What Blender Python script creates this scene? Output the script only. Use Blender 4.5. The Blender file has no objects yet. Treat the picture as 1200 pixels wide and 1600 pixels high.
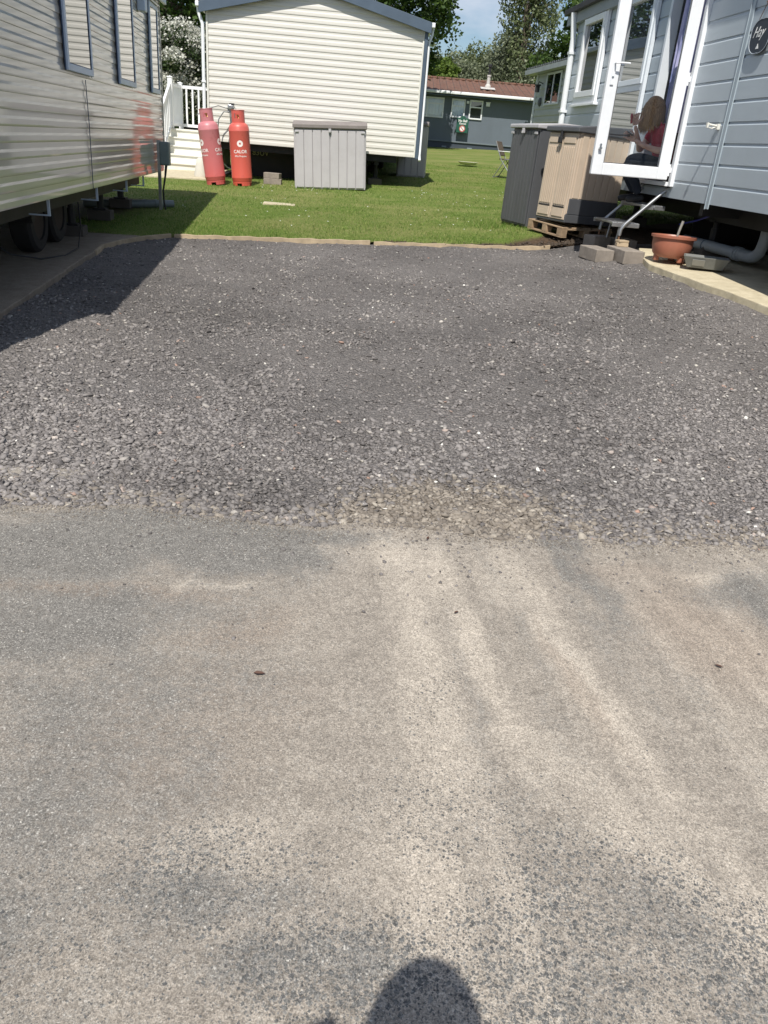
import bpy, bmesh, math, random
import numpy as np
from mathutils import Vector, Matrix, Euler, Quaternion
R = math.radians
C = bpy.context.scene.collection
SC = bpy.context.scene
random.seed(7)
RNG = np.random.default_rng(11)

# ------------------------------------------------------------------ camera
CAM_H = 1.45
PITCH, ROLL, FPX = R(25.1), math.atan2(220, 2607), 1226.0
cd = bpy.data.cameras.new('camera'); cam = bpy.data.objects.new('camera', cd); C.objects.link(cam)
cp, sp = math.cos(PITCH), math.sin(PITCH)
fwd = Vector((0, cp, -sp)); upv = Vector((0, sp, cp)); rt = Vector((1, 0, 0))
cx = rt*math.cos(ROLL) + upv*math.sin(ROLL)
cy = -rt*math.sin(ROLL) + upv*math.cos(ROLL)
m = Matrix((cx, cy, -fwd)).transposed().to_4x4(); m.translation = (0, 0, CAM_H)
cam.matrix_world = m
cd.sensor_fit = 'VERTICAL'; cd.sensor_height = 24.0; cd.lens = 24.0*FPX/1600
cd.clip_start = 0.02; cd.clip_end = 3000
SC.camera = cam

# ------------------------------------------------------------------ sun, sky, exposure
SUN_EL, SUN_AZ = R(55.5), R(9.5)            # the light travels towards SUN_AZ (clockwise from +Y)
trav = Vector((math.sin(SUN_AZ)*math.cos(SUN_EL), math.cos(SUN_AZ)*math.cos(SUN_EL), -math.sin(SUN_EL)))
sd = bpy.data.lights.new('sun', 'SUN'); sd.energy = 4.9; sd.angle = R(0.53); sd.color = (1.0, 0.955, 0.88)
so = bpy.data.objects.new('sun', sd); C.objects.link(so)
so.rotation_euler = trav.to_track_quat('-Z', 'Y').to_euler(); so.location = (-8, -30, 40)
w = bpy.data.worlds.new('World'); SC.world = w; w.use_nodes = True
nt = w.node_tree; nt.nodes.clear()
wo = nt.nodes.new('ShaderNodeOutputWorld'); wb = nt.nodes.new('ShaderNodeBackground')
sky = nt.nodes.new('ShaderNodeTexSky'); sky.sky_type = 'NISHITA'; sky.sun_disc = False
sky.sun_elevation = SUN_EL; sky.sun_rotation = R(189.5); sky.air_density = 1.0; sky.dust_density = 0.6; sky.ozone_density = 3.0
tc = nt.nodes.new('ShaderNodeTexCoord'); mp = nt.nodes.new('ShaderNodeMapping')
mp.inputs['Scale'].default_value = (1.0, 1.0, 2.4); mp.inputs['Location'].default_value = (0.35, 0.2, 0.1)
cn = nt.nodes.new('ShaderNodeTexNoise'); cn.inputs['Scale'].default_value = 4.2; cn.inputs['Detail'].default_value = 7
cn.inputs['Roughness'].default_value = 0.55
cr = nt.nodes.new('ShaderNodeValToRGB'); cr.color_ramp.elements[0].position = 0.45; cr.color_ramp.elements[1].position = 0.64
mx = nt.nodes.new('ShaderNodeMix'); mx.data_type = 'RGBA'
mx.inputs[7].default_value = (7.2, 7.8, 8.9, 1)
nt.links.new(tc.outputs['Generated'], mp.inputs[0]); nt.links.new(mp.outputs[0], cn.inputs['Vector'])
nt.links.new(cn.outputs[0], cr.inputs[0]); nt.links.new(cr.outputs[0], mx.inputs[0])
nt.links.new(sky.outputs[0], mx.inputs[6]); nt.links.new(mx.outputs[2], wb.inputs[0])
wb.inputs[1].default_value = 0.088; nt.links.new(wb.outputs[0], wo.inputs[0])
SC.view_settings.view_transform = 'Standard'; SC.view_settings.look = 'None'
SC.view_settings.exposure = 0.17; SC.view_settings.gamma = 1.0

# ------------------------------------------------------------------ terrain
S = 0.0384
def G(x, y):
    x = np.asarray(x, float); y = np.asarray(y, float)
    t = np.clip((y-3)/7, 0, 1); t = t*t*(3-2*t)
    yy = np.where(y < 45, y, 45+(y-45)*0.25)
    yy = np.where(yy < 90, yy, 90)
    xx = 12*np.tanh(x/12)
    def sst(q): q = np.clip(q, 0, 1); return q*q*(3-2*q)
    return S*yy + .03*xx*t + .11*sst((x-1.2)/2.0)*sst((y-4.5)/3)*(1-sst((y-13)/4))
def g(x, y): return float(G(x, y))
def _h(ix, iy, s):
    n = (ix.astype(np.int64)*374761393 + iy.astype(np.int64)*668265263 + s*974711) & 0x7fffffff
    n = (n ^ (n >> 13))*1274126177 & 0x7fffffff
    n = (n ^ (n >> 16)) & 0xffff
    return n/65535.0
def vn(x, y, s=0):
    ix, iy = np.floor(x), np.floor(y); fx, fy = x-ix, y-iy
    fx = fx*fx*(3-2*fx); fy = fy*fy*(3-2*fy)
    a = _h(ix, iy, s); b = _h(ix+1, iy, s); c = _h(ix, iy+1, s); d = _h(ix+1, iy+1, s)
    return (a*(1-fx)+b*fx)*(1-fy) + (c*(1-fx)+d*fx)*fy
def fbm(x, y, s=0, o=4):
    r = 0; a = .5
    for i in range(o):
        r = r+a*vn(x, y, s+i*17); x = x*2.03; y = y*2.03; a *= .5
    return r/(1-.5**o)

# ------------------------------------------------------------------ helpers
def tag(o, label=None, cat=None, group=None, kind=None):
    if label: o['label'] = label
    if cat: o['category'] = cat
    if group: o['group'] = group
    if kind: o['kind'] = kind
    return o
def thing(name, label, cat, loc=(0, 0, 0), rz=0.0, group=None, rot=None):
    o = bpy.data.objects.new(name, None); C.objects.link(o)
    o.location = loc; o.rotation_euler = rot if rot else (0, 0, rz)
    o.empty_display_size = .2
    return tag(o, label, cat, group)
def copy_tree(o, parent=None):
    c = o.copy(); C.objects.link(c)
    if parent: c.parent = parent
    for ch in list(o.children): copy_tree(ch, c)
    return c
class MB:
    def __init__(s): s.v = []; s.f = []
    def add(s, vs, fs, M=None):
        b = len(s.v)
        for v in vs:
            s.v.append(tuple(M @ Vector(v)) if M else tuple(v))
        s.f += [tuple(i+b for i in f) for f in fs]; return s
    def box(s, c, d, M=None, rot=None):
        x, y, z = d[0]/2, d[1]/2, d[2]/2
        vs = [Vector((a*x, b*y, e*z)) for a in (-1, 1) for b in (-1, 1) for e in (-1, 1)]
        if rot is not None:
            q = Euler(rot).to_matrix(); vs = [q @ v for v in vs]
        vs = [v+Vector(c) for v in vs]
        return s.add(vs, [(0, 1, 3, 2), (4, 6, 7, 5), (0, 4, 5, 1), (2, 3, 7, 6), (0, 2, 6, 4), (1, 5, 7, 3)], M)
    def bb(s, a, b, M=None):
        return s.box([(p+q)/2 for p, q in zip(a, b)], [abs(q-p) for p, q in zip(a, b)], M)
    def lathe(s, prof, seg=24, M=None, cap=True):
        b = []; n = len(prof)
        for r, z in prof:
            for k in range(seg):
                a = 2*math.pi*k/seg; b.append((r*math.cos(a), r*math.sin(a), z))
        f = []
        for i in range(n-1):
            for k in range(seg):
                k2 = (k+1) % seg
                f.append((i*seg+k, i*seg+k2, (i+1)*seg+k2, (i+1)*seg+k))
        if cap:
            f.append(tuple(reversed(range(seg)))); f.append(tuple((n-1)*seg+k for k in range(seg)))
        return s.add(b, f, M)
    def tube(s, pts, rad, seg=8, M=None):
        pts = [Vector(p) for p in pts]; n = len(pts)
        if not hasattr(rad, '__len__'): rad = [rad]*n
        vs = []; prev = None
        for i, p in enumerate(pts):
            t = (pts[min(i+1, n-1)]-pts[max(i-1, 0)]).normalized()
            if prev is None:
                a = Vector((0, 0, 1)) if abs(t.z) < .9 else Vector((1, 0, 0))
                u = t.cross(a).normalized()
            else:
                u = (prev - t*prev.dot(t)).normalized()
            prev = u; w_ = t.cross(u)
            for k in range(seg):
                a = 2*math.pi*k/seg
                vs.append(p + (u*math.cos(a)+w_*math.sin(a))*rad[i])
        f = []
        for i in range(n-1):
            for k in range(seg):
                k2 = (k+1) % seg
                f.append((i*seg+k, i*seg+k2, (i+1)*seg+k2, (i+1)*seg+k))
        f.append(tuple(reversed(range(seg)))); f.append(tuple((n-1)*seg+k for k in range(seg)))
        return s.add(vs, f, M)
    def prism(s, poly, axis, a, b, M=None):
        # poly: 2D points in the plane normal to axis (x: (y,z), y: (x,z), z: (x,y))
        def P(p, t): return {'x': (t, p[0], p[1]), 'y': (p[0], t, p[1]), 'z': (p[0], p[1], t)}[axis]
        n = len(poly); vs = [P(p, a) for p in poly]+[P(p, b) for p in poly]
        f = [tuple(range(n)), tuple(range(2*n-1, n-1, -1))]
        f += [(i, i+n, (i+1) % n+n, (i+1) % n) for i in range(n)]
        return s.add(vs, f, M)
    def build(s, name, mat, parent=None, bevel=0, smooth=False, normals=True):
        me = bpy.data.meshes.new(name); me.from_pydata([tuple(v) for v in s.v], [], s.f)
        if normals:
            bm = bmesh.new(); bm.from_mesh(me); bmesh.ops.recalc_face_normals(bm, faces=bm.faces); bm.to_mesh(me); bm.free()
        me.materials.append(mat)
        o = bpy.data.objects.new(name, me); C.objects.link(o)
        if parent: o.parent = parent
        if bevel:
            b = o.modifiers.new('bevel', 'BEVEL'); b.width = bevel; b.segments = 2; b.limit_method = 'ANGLE'; b.angle_limit = R(40)
            b.harden_normals = False
        if smooth:
            for p in me.polygons: p.use_smooth = True
            try:
                me.set_sharp_from_angle(angle=R(38))
            except Exception: pass
        return o
def npmesh(name, V, F, mat, parent=None, smooth=False, attrs=None):
    """V (n,3), F (m,k) numpy arrays"""
    me = bpy.data.meshes.new(name); k = F.shape[1]
    me.vertices.add(len(V)); me.vertices.foreach_set('co', np.ascontiguousarray(V, dtype=np.float32).ravel())
    me.loops.add(F.size); me.loops.foreach_set('vertex_index', np.ascontiguousarray(F, dtype=np.int32).ravel())
    me.polygons.add(len(F)); me.polygons.foreach_set('loop_start', np.arange(0, F.size, k, dtype=np.int32))
    me.polygons.foreach_set('loop_total', np.full(len(F), k, dtype=np.int32))
    if smooth: me.polygons.foreach_set('use_smooth', np.ones(len(F), dtype=bool))
    me.update(calc_edges=True); me.validate()
    if attrs:
        for n_, a in attrs.items():
            at = me.attributes.new(n_, 'FLOAT', 'POINT'); at.data.foreach_set('value', np.ascontiguousarray(a, dtype=np.float32))
    me.materials.append(mat)
    o = bpy.data.objects.new(name, me); C.objects.link(o)
    if parent: o.parent = parent
    return o
def gridmesh(name, X, Y, Z, mat, smooth=True, attrs=None):
    ny, nx = X.shape
    V = np.stack([X, Y, Z], -1).reshape(-1, 3)
    i = np.arange(ny-1)[:, None]*nx + np.arange(nx-1)[None, :]
    F = np.stack([i, i+1, i+nx+1, i+nx], -1).reshape(-1, 4)
    if attrs: attrs = {k: v.ravel() for k, v in attrs.items()}
    return npmesh(name, V, F, mat, None, smooth, attrs)

# ------------------------------------------------------------------ materials
class NT:
    def __init__(s, name):
        s.m = bpy.data.materials.new(name); s.m.use_nodes = True; s.t = s.m.node_tree
        s.b = s.t.nodes['Principled BSDF']; s.out = s.t.nodes['Material Output']
        s._tc = None
    def n(s, typ, **kw):
        q = s.t.nodes.new('ShaderNode'+typ)
        for k, v in kw.items(): setattr(q, k, v)
        return q
    def l(s, a, b): s.t.links.new(a, b)
    def obj(s):
        if not s._tc: s._tc = s.n('TexCoord')
        return s._tc.outputs['Object']
    def map(s, scale=(1, 1, 1), rot=(0, 0, 0), vec=None):
        q = s.n('Mapping'); q.inputs['Scale'].default_value = scale; q.inputs['Rotation'].default_value = rot
        s.l(vec or s.obj(), q.inputs[0]); return q.outputs[0]
    def noise(s, scale, detail=4, rough=.55, vec=None, dist=0):
        q = s.n('TexNoise'); q.inputs['Scale'].default_value = scale; q.inputs['Detail'].default_value = detail
        q.inputs['Roughness'].default_value = rough; q.inputs['Distortion'].default_value = dist
        s.l(vec or s.obj(), q.inputs['Vector']); return q.outputs[0]
    def vor(s, scale, feature='F1', out='Distance', vec=None, rand=1):
        q = s.n('TexVoronoi'); q.feature = feature; q.inputs['Scale'].default_value = scale
        q.inputs['Randomness'].default_value = rand
        s.l(vec or s.obj(), q.inputs['Vector']); return q.outputs[out]
    def ramp(s, fac, stops, interp='LINEAR'):
        q = s.n('ValToRGB'); cr = q.color_ramp; cr.interpolation = interp
        while len(cr.elements) < len(stops): cr.elements.new(.5)
        for e, (p, c) in zip(cr.elements, stops):
            e.position = p; e.color = (c, c, c, 1) if not hasattr(c, '__len__') else (*c[:3], 1)
        s.l(fac, q.inputs[0]); return q.outputs[0]
    def mix(s, fac, a, b, mode='MIX'):
        q = s.n('Mix'); q.data_type = 'RGBA'; q.blend_type = mode
        for i, v in ((0, fac), (6, a), (7, b)):
            if isinstance(v, (int, float)): q.inputs[i].default_value = v if i == 0 else (v, v, v, 1)
            elif hasattr(v, '__len__'): q.inputs[i].default_value = (*v[:3], 1)
            else: s.l(v, q.inputs[i])
        return q.outputs[2]
    def math(s, op, a, b=0.0, clamp=False):
        q = s.n('Math'); q.operation = op; q.use_clamp = clamp
        for i, v in ((0, a), (1, b)):
            if isinstance(v, (int, float)): q.inputs[i].default_value = v
            else: s.l(v, q.inputs[i])
        return q.outputs[0]
    def attr(s, name):
        q = s.n('Attribute'); q.attribute_name = name; return q.outputs['Fac']
    def bump(s, h, strength=.5, dist=.01, normal=None):
        q = s.n('Bump'); q.inputs['Strength'].default_value = strength; q.inputs['Distance'].default_value = dist
        s.l(h, q.inputs['Height'])
        if normal: s.l(normal, q.inputs['Normal'])
        s.l(q.outputs[0], s.b.inputs['Normal']); return q.outputs[0]
    def set(s, **kw):
        for k, v in kw.items():
            k = k.replace('_', ' ')
            if isinstance(v, (int, float)): s.b.inputs[k].default_value = v
            elif hasattr(v, '__len__'): s.b.inputs[k].default_value = (*v[:3], 1)
            else: s.l(v, s.b.inputs[k])
        return s
def simple(name, col, rough=.5, metal=0, var=.12, vscale=3.0, bump=0, bscale=60, coat=0, spec=None, dirt=0, streak=False):
    q = NT(name)
    vec = q.map((1, 1, .12)) if streak else None
    n1 = q.noise(vscale, 5, .6, vec)
    lo = tuple(c*(1-var) for c in col); hi = tuple(min(1, c*(1+var)) for c in col)
    c = q.ramp(n1, [(.3, lo), (.7, hi)])
    if dirt:
        n2 = q.noise(vscale*2.7, 6, .65)
        d = q.ramp(n2, [(.5, 0), (.75, 1)])
        c = q.mix(q.math('MULTIPLY', d, dirt), c, tuple(x*.45+.02 for x in (col[0]*1.02, col[1]*.97, col[2]*.85)))
    q.set(Base_Color=c, Metallic=metal)
    q.set(Roughness=q.math('ADD', q.math('MULTIPLY', q.noise(vscale*4, 3), .15), rough-.07, True))
    if coat: q.set(Coat_Weight=coat, Coat_Roughness=.12)
    if spec is not None: q.set(Specular_IOR_Level=spec)
    if bump: q.bump(q.noise(bscale, 4), bump, .003)
    return q.m
M = {}
M['white'] = simple('white_upvc', (.80, .82, .84), .3, var=.03, dirt=.10)
M['vinyl'] = simple('cream_vinyl', (.74, .73, .66), .4, var=.04, dirt=.12)
M['vinylwhite'] = simple('white_vinyl', (.80, .81, .82), .35, var=.03, dirt=.08)
M['fascia'] = simple('slate_grey_trim', (.075, .105, .145), .45, var=.1, dirt=.1)
M['bluefr'] = simple('grey_blue_frame', (.50, .60, .72), .4, var=.06, dirt=.15)
M['blueedge'] = simple('dark_blue_gasket', (.03, .055, .11), .5)
M['black'] = simple('black_underframe', (.018, .018, .02), .6, var=.3)
M['rubber'] = simple('tyre_rubber', (.02, .02, .021), .8, var=.2, bump=.3)
M['galv'] = simple('galvanised_steel', (.42, .43, .44), .38, metal=.8, var=.2, dirt=.3)
M['rustshade'] = simple('shade_darkened_rusty_rim', (.05, .035, .028), .8, var=.3)  # rust colour darkened to stand in for shade under the caravans
M['rust'] = simple('rusty_steel', (.22, .11, .06), .8, var=.35, bump=.4)
M['pipe'] = simple('grey_waste_pipe', (.30, .33, .35), .4, var=.1, dirt=.35)
M['brick'] = simple('grey_concrete_block', (.26, .225, .19), .9, var=.2, vscale=9, bump=.7, bscale=140, dirt=.25)
M['wood'] = simple('weathered_timber', (.42, .33, .22), .8, var=.25, vscale=6, bump=.4, dirt=.3)
M['palletwood'] = simple('pallet_timber', (.34, .24, .15), .85, var=.3, vscale=8, bump=.4, dirt=.3)
M['dark'] = simple('dark_interior', (.02, .022, .026), .7)
M['terra'] = simple('terracotta_plastic', (.36, .135, .085), .42, var=.08, vscale=7, dirt=.15)
M['tray'] = simple('grey_trough', (.15, .155, .145), .6, var=.15, dirt=.4)
M['greyres'] = simple('grey_resin', (.46, .44, .45), .55, var=.05, vscale=2, dirt=.18, bump=.15, bscale=200)
M['brownres'] = simple('taupe_resin_lid', (.21, .185, .175), .6, var=.12, vscale=5, dirt=.2, bump=.2, bscale=200)
M['blackres'] = simple('charcoal_resin', (.085, .088, .095), .5, var=.12, streak=True, vscale=5, dirt=.2, bump=.2, bscale=150)
M['greylid'] = simple('pale_grey_lid', (.42, .41, .42), .5, var=.06, dirt=.2)
M['beige'] = simple('beige_resin', (.56, .455, .35), .55, var=.07, vscale=3, dirt=.12, bump=.25, bscale=120)
M['meter'] = simple('grey_meter_box', (.17, .21, .22), .45, var=.05, dirt=.2)
M['slate'] = simple('slate_plaque', (.022, .03, .045), .6, var=.1)
M['chrome'] = simple('chrome', (.7, .7, .7), .15, metal=1, var=.02)
M['print'] = simple('white_print', (.82, .74, .72), .6, var=.06, vscale=20)
M['signwhite'] = simple('sign_white', (.8, .8, .78), .5, var=.03)
M['signgreen'] = simple('sign_green', (.012, .085, .055), .5, var=.05)
M['signred'] = simple('sign_red', (.5, .12, .1), .5, var=.05)
M['bluehose'] = simple('blue_hose', (.02, .03, .25), .4)
M['tan_canvas'] = simple('brown_canvas', (.11, .085, .065), .85, var=.2)
M['concrete'] = None
def gas_mat(name, col, fade):
    q = NT(name); s_ = q.n('SeparateXYZ'); q.l(q.obj(), s_.inputs[0])
    top = q.ramp(s_.outputs[2], [(.05, 0), (1.0, 1)])
    c = q.mix(q.math('MULTIPLY', top, fade), col, (.55, .24, .27))
    n2 = q.ramp(q.noise(9, 6, .7), [(.56, 0), (.72, 1)])
    c = q.mix(q.math('MULTIPLY', n2, .35), c, (.28, .05, .04))
    q.set(Base_Color=c, Roughness=.42); q.bump(q.noise(90, 4), .12, .002); return q.m
M['gas_a'] = gas_mat('red_gas_paint', (.58, .095, .062), .15)
M['gas_b'] = gas_mat('faded_red_gas_paint', (.52, .10, .09), .75)
def siding_mat(name, col, rough=.35, coat=0.0, var=.05, grime=.15, coat_rough=.1, panel=None):
    q = NT(name)
    n1 = q.noise(.9, 5, .6); c = q.ramp(n1, [(.3, tuple(x*(1-var) for x in col)), (.7, tuple(min(1, x*(1+var)) for x in col))])
    st = q.ramp(q.noise(2.2, 5, .7, q.map((1, 1, .18))), [(.48, 0), (.8, 1)])
    c = q.mix(q.math('MULTIPLY', st, grime), c, tuple(x*.55 for x in (col[0]*1.05, col[1], col[2]*.85)))
    q.set(Base_Color=c, Roughness=rough)
    if coat: q.set(Coat_Weight=coat, Coat_Roughness=coat_rough, Coat_IOR=1.6)
    q.bump(q.noise(3.2, 3, .5, q.map((1, .6, 3))), .10, .02)
    return q.m
M['sid_l'] = siding_mat('glossy_cream_siding', (.50, .475, .42), .34, coat=.8, grime=.25, coat_rough=.055)
M['sid_m'] = siding_mat('cream_siding', (.655, .63, .575), .42, grime=.08, var=.02)
M['sid_r'] = siding_mat('grey_blue_cladding', (.42, .475, .515), .40, grime=.10, var=.04)
M['sid_f'] = siding_mat('pale_green_grey_siding', (.52, .54, .50), .4, grime=.10)
M['sid_b'] = siding_mat('slate_blue_render', (.12, .145, .175), .6, grime=.25, var=.07)
M['plinth'] = siding_mat('dark_skirting', (.045, .058, .078), .6, grime=.2)
def glass_dark(name, tint=(.012, .015, .018), ior=1.75):
    q = NT(name); q.set(Base_Color=tint, Roughness=.015, IOR=ior, Specular_IOR_Level=.7)
    q.set(Coat_Weight=1.0, Coat_Roughness=.01, Coat_IOR=1.6)
    q.bump(q.noise(1.3, 2), .02, .01); return q.m
M['glassd'] = glass_dark('mirror_dark_glass')
def glass_thin(name, tint, a=.86):
    q = NT(name); t = q.n('BsdfTransparent'); t.inputs[0].default_value = (*tint, 1)
    gl = q.n('BsdfGlossy'); gl.inputs['Roughness'].default_value = .01; gl.inputs[0].default_value = (1, 1, 1, 1)
    fr = q.n('Fresnel'); fr.inputs[0].default_value = 1.5
    mxs = q.n('MixShader'); q.l(q.math('MULTIPLY', fr.outputs[0], 1.6, True), mxs.inputs[0])
    q.l(t.outputs[0], mxs.inputs[1]); q.l(gl.outputs[0], mxs.inputs[2]); q.l(mxs.outputs[0], q.out.inputs[0])
    return q.m
M['glass'] = glass_thin('clear_glass', (.90, .94, .97))
def tile_mat():
    q = NT('red_brown_roof_tiles')
    b = q.n('TexBrick'); b.inputs['Scale'].default_value = 1; b.inputs['Brick Width'].default_value = .30; b.inputs['Row Height'].default_value = .30
    b.offset = 0; b.inputs['Mortar Size'].default_value = .012
    b.inputs['Color1'].default_value = (.17, .075, .048, 1); b.inputs['Color2'].default_value = (.125, .06, .04, 1); b.inputs['Mortar'].default_value = (.06, .035, .03, 1)
    q.l(q.obj(), b.inputs['Vector'])
    n_ = q.ramp(q.noise(3, 6, .7), [(.4, 0), (.7, 1)])
    c = q.mix(q.math('MULTIPLY', n_, .35), b.outputs[0], (.14, .12, .085))
    q.set(Base_Color=c, Roughness=.85); return q.m
M['tile'] = tile_mat()
def curtain_mat(name, col, col2):
    q = NT(name); n_ = q.ramp(q.noise(5, 4, .6, q.map((1, 1, .5))), [(.35, col), (.65, col2)])
    q.set(Base_Color=n_, Roughness=.9); return q.m
M['net'] = curtain_mat('pale_net_curtain', (.75, .80, .86), (.9, .92, .94))
M['purple'] = curtain_mat('violet_blue_curtain', (.14, .17, .36), (.60, .55, .78))
M['blind'] = simple('cream_blind', (.6, .55, .45), .8, var=.05)

# ------------------------------------------------------------------ ground layers
def lerp(x, xs, ys): return np.interp(x, xs, ys)
EDX = [-300, -3.6, -3.17, -3.0, -2.7, -.505, 1.69, 1.95, 2.4, 300]
EDY = [9.55, 9.45, 9.12, 9.38, 9.64, 9.93, 10.22, 10.35, 10.42, 10.6]
def edge(x): return lerp(x, EDX, EDY)
XLY = [-5, 2.6, 4.0, 5.4, 7.54, 8.56, 9.1, 9.6]; XLX = [-2.2, -2.35, -2.52, -2.76, -3.06, -3.19, -3.17, -3.0]
XRY = [-5, 2.5, 5.0, 6.87, 7.64, 8.2, 8.69, 9.3, 9.9, 10.6]; XRX = [5.0, 4.4, 3.75, 3.095, 2.83, 2.665, 2.56, 2.60, 2.75, 2.9]
def xl(y): return lerp(y, XLY, XLX)
def xr(y): return lerp(y, XRY, XRX)
RDX = [-30, -1.5, -1.0, -.7, -.37, -.25, -.1, .13, .4, .55, .7, 1.1, 1.6, 3, 30]
RDY = [2.75, 2.70, 2.80, 2.76, 2.72, 2.76, 2.83, 2.84, 2.80, 2.79, 2.80, 2.85, 2.88, 2.9, 2.9]
def roadline(x): return lerp(x, RDX, RDY) + .065 + .05*(vn(x*5, x*0+3.3, 5)-.5) + .035*(vn(x*19, x*0, 6)-.5)

# soil (one sheet below everything, to the horizon)
def soil_mat():
    q = NT('bare_soil'); c = q.ramp(q.noise(7, 7, .7), [(.3, (.045, .032, .022)), (.7, (.12, .09, .065))])
    q.set(Base_Color=c, Roughness=.95); q.bump(q.noise(30, 6, .7), .8, .03); return q.m
M['soil'] = soil_mat()
def spaced(a, lo, hi, b, fine, coarse):
    l = [lo]; p = lo
    while p < hi:
        p += fine; l.append(p)
    up = []; st = fine; q_ = p
    while q_ < b:
        st = min(st*1.25, coarse); q_ += st; up.append(q_)
    dn = []; st = fine; q_ = lo
    while q_ > a:
        st = min(st*1.25, coarse); q_ -= st; dn.append(q_)
    return np.array(dn[::-1]+l+up)
xs = spaced(-600, -8, 8, 600, .5, 60); ys = spaced(-200, -6, 14, 900, .5, 60)
X, Y = np.meshgrid(xs, ys)
o = gridmesh('ground', X, Y, G(X, Y)-.10, M['soil']); tag(o, 'bare brown soil under the plots and around the pad', kind='structure')

# lawn
def lawn_mat():
    q = NT('mown_lawn')
    big = q.noise(.9, 5, .6); fine = q.noise(22, 6, .75); fl = q.noise(90, 3, .7, q.map((1, .45, 1)))
    c = q.ramp(fine, [(.30, (.065, .118, .020)), (.5, (.13, .20, .036)), (.70, (.24, .29, .085))])
    c = q.mix(q.ramp(big, [(.42, 0), (.62, .7)]), c, (.29, .27, .11))
    c = q.mix(q.math('MULTIPLY', fl, .55), c, (.14, .18, .03), 'MIX')
    st = q.ramp(q.noise(1.2, 2, .5, q.map((.18, 1.5, 1), (0, 0, .5))), [(.45, 0), (.6, .3)])
    c = q.mix(st, c, (.30, .30, .11))
    c = q.mix(q.attr('soil'), c, q.ramp(q.noise(25, 6, .7), [(.3, (.05, .033, .022)), (.7, (.16, .11, .07))]))
    q.set(Base_Color=c, Roughness=.9, Specular_IOR_Level=.2); q.bump(q.math('ADD', fine, fl), .9, .03); return q.m
M['lawn'] = lawn_mat()
xs = spaced(-500, -6, 6, 500, .08, 50); vs_ = np.concatenate([np.arange(0, 4, .08), np.arange(4, 16, .4), np.geomspace(16, 800, 40)])
X, Vv = np.meshgrid(xs, vs_); Y = edge(X)+Vv
def soil_amt(x, y):
    d = y-edge(x); n_ = fbm(x*6, y*6, 3)
    w_ = np.interp(x, [-3.4, -2.6, .2, 1.2, 2.2, 4], [.12, .03, .07, .24, .9, 2.2])
    a = np.clip((w_-d)/(.12)+(n_-.5)*3.2, 0, 1)
    under = np.clip((-3.62-x-(y-12)*-.13)/.35+(n_-.5)*2.5, 0, 1)*(y < 13)*.8
    return np.maximum(a*(d < 3), under)
def lawnz(x, y): return G(x, y)+.018*(fbm(x*1.3, y*1.3, 9)-.5)+.052*np.exp(-((x-1.75)/.75)**2-((y-11.3)/.85)**2)*np.clip((y-edge(x))/.3, 0, 1)
Z = lawnz(X, Y)-.03*soil_amt(X, Y)*(Vv < 1.2)
o = gridmesh('lawn', X, Y, Z, M['lawn'], attrs={'soil': soil_amt(X, Y)}); tag(o, 'green mown lawn between the caravans', kind='structure')

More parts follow.
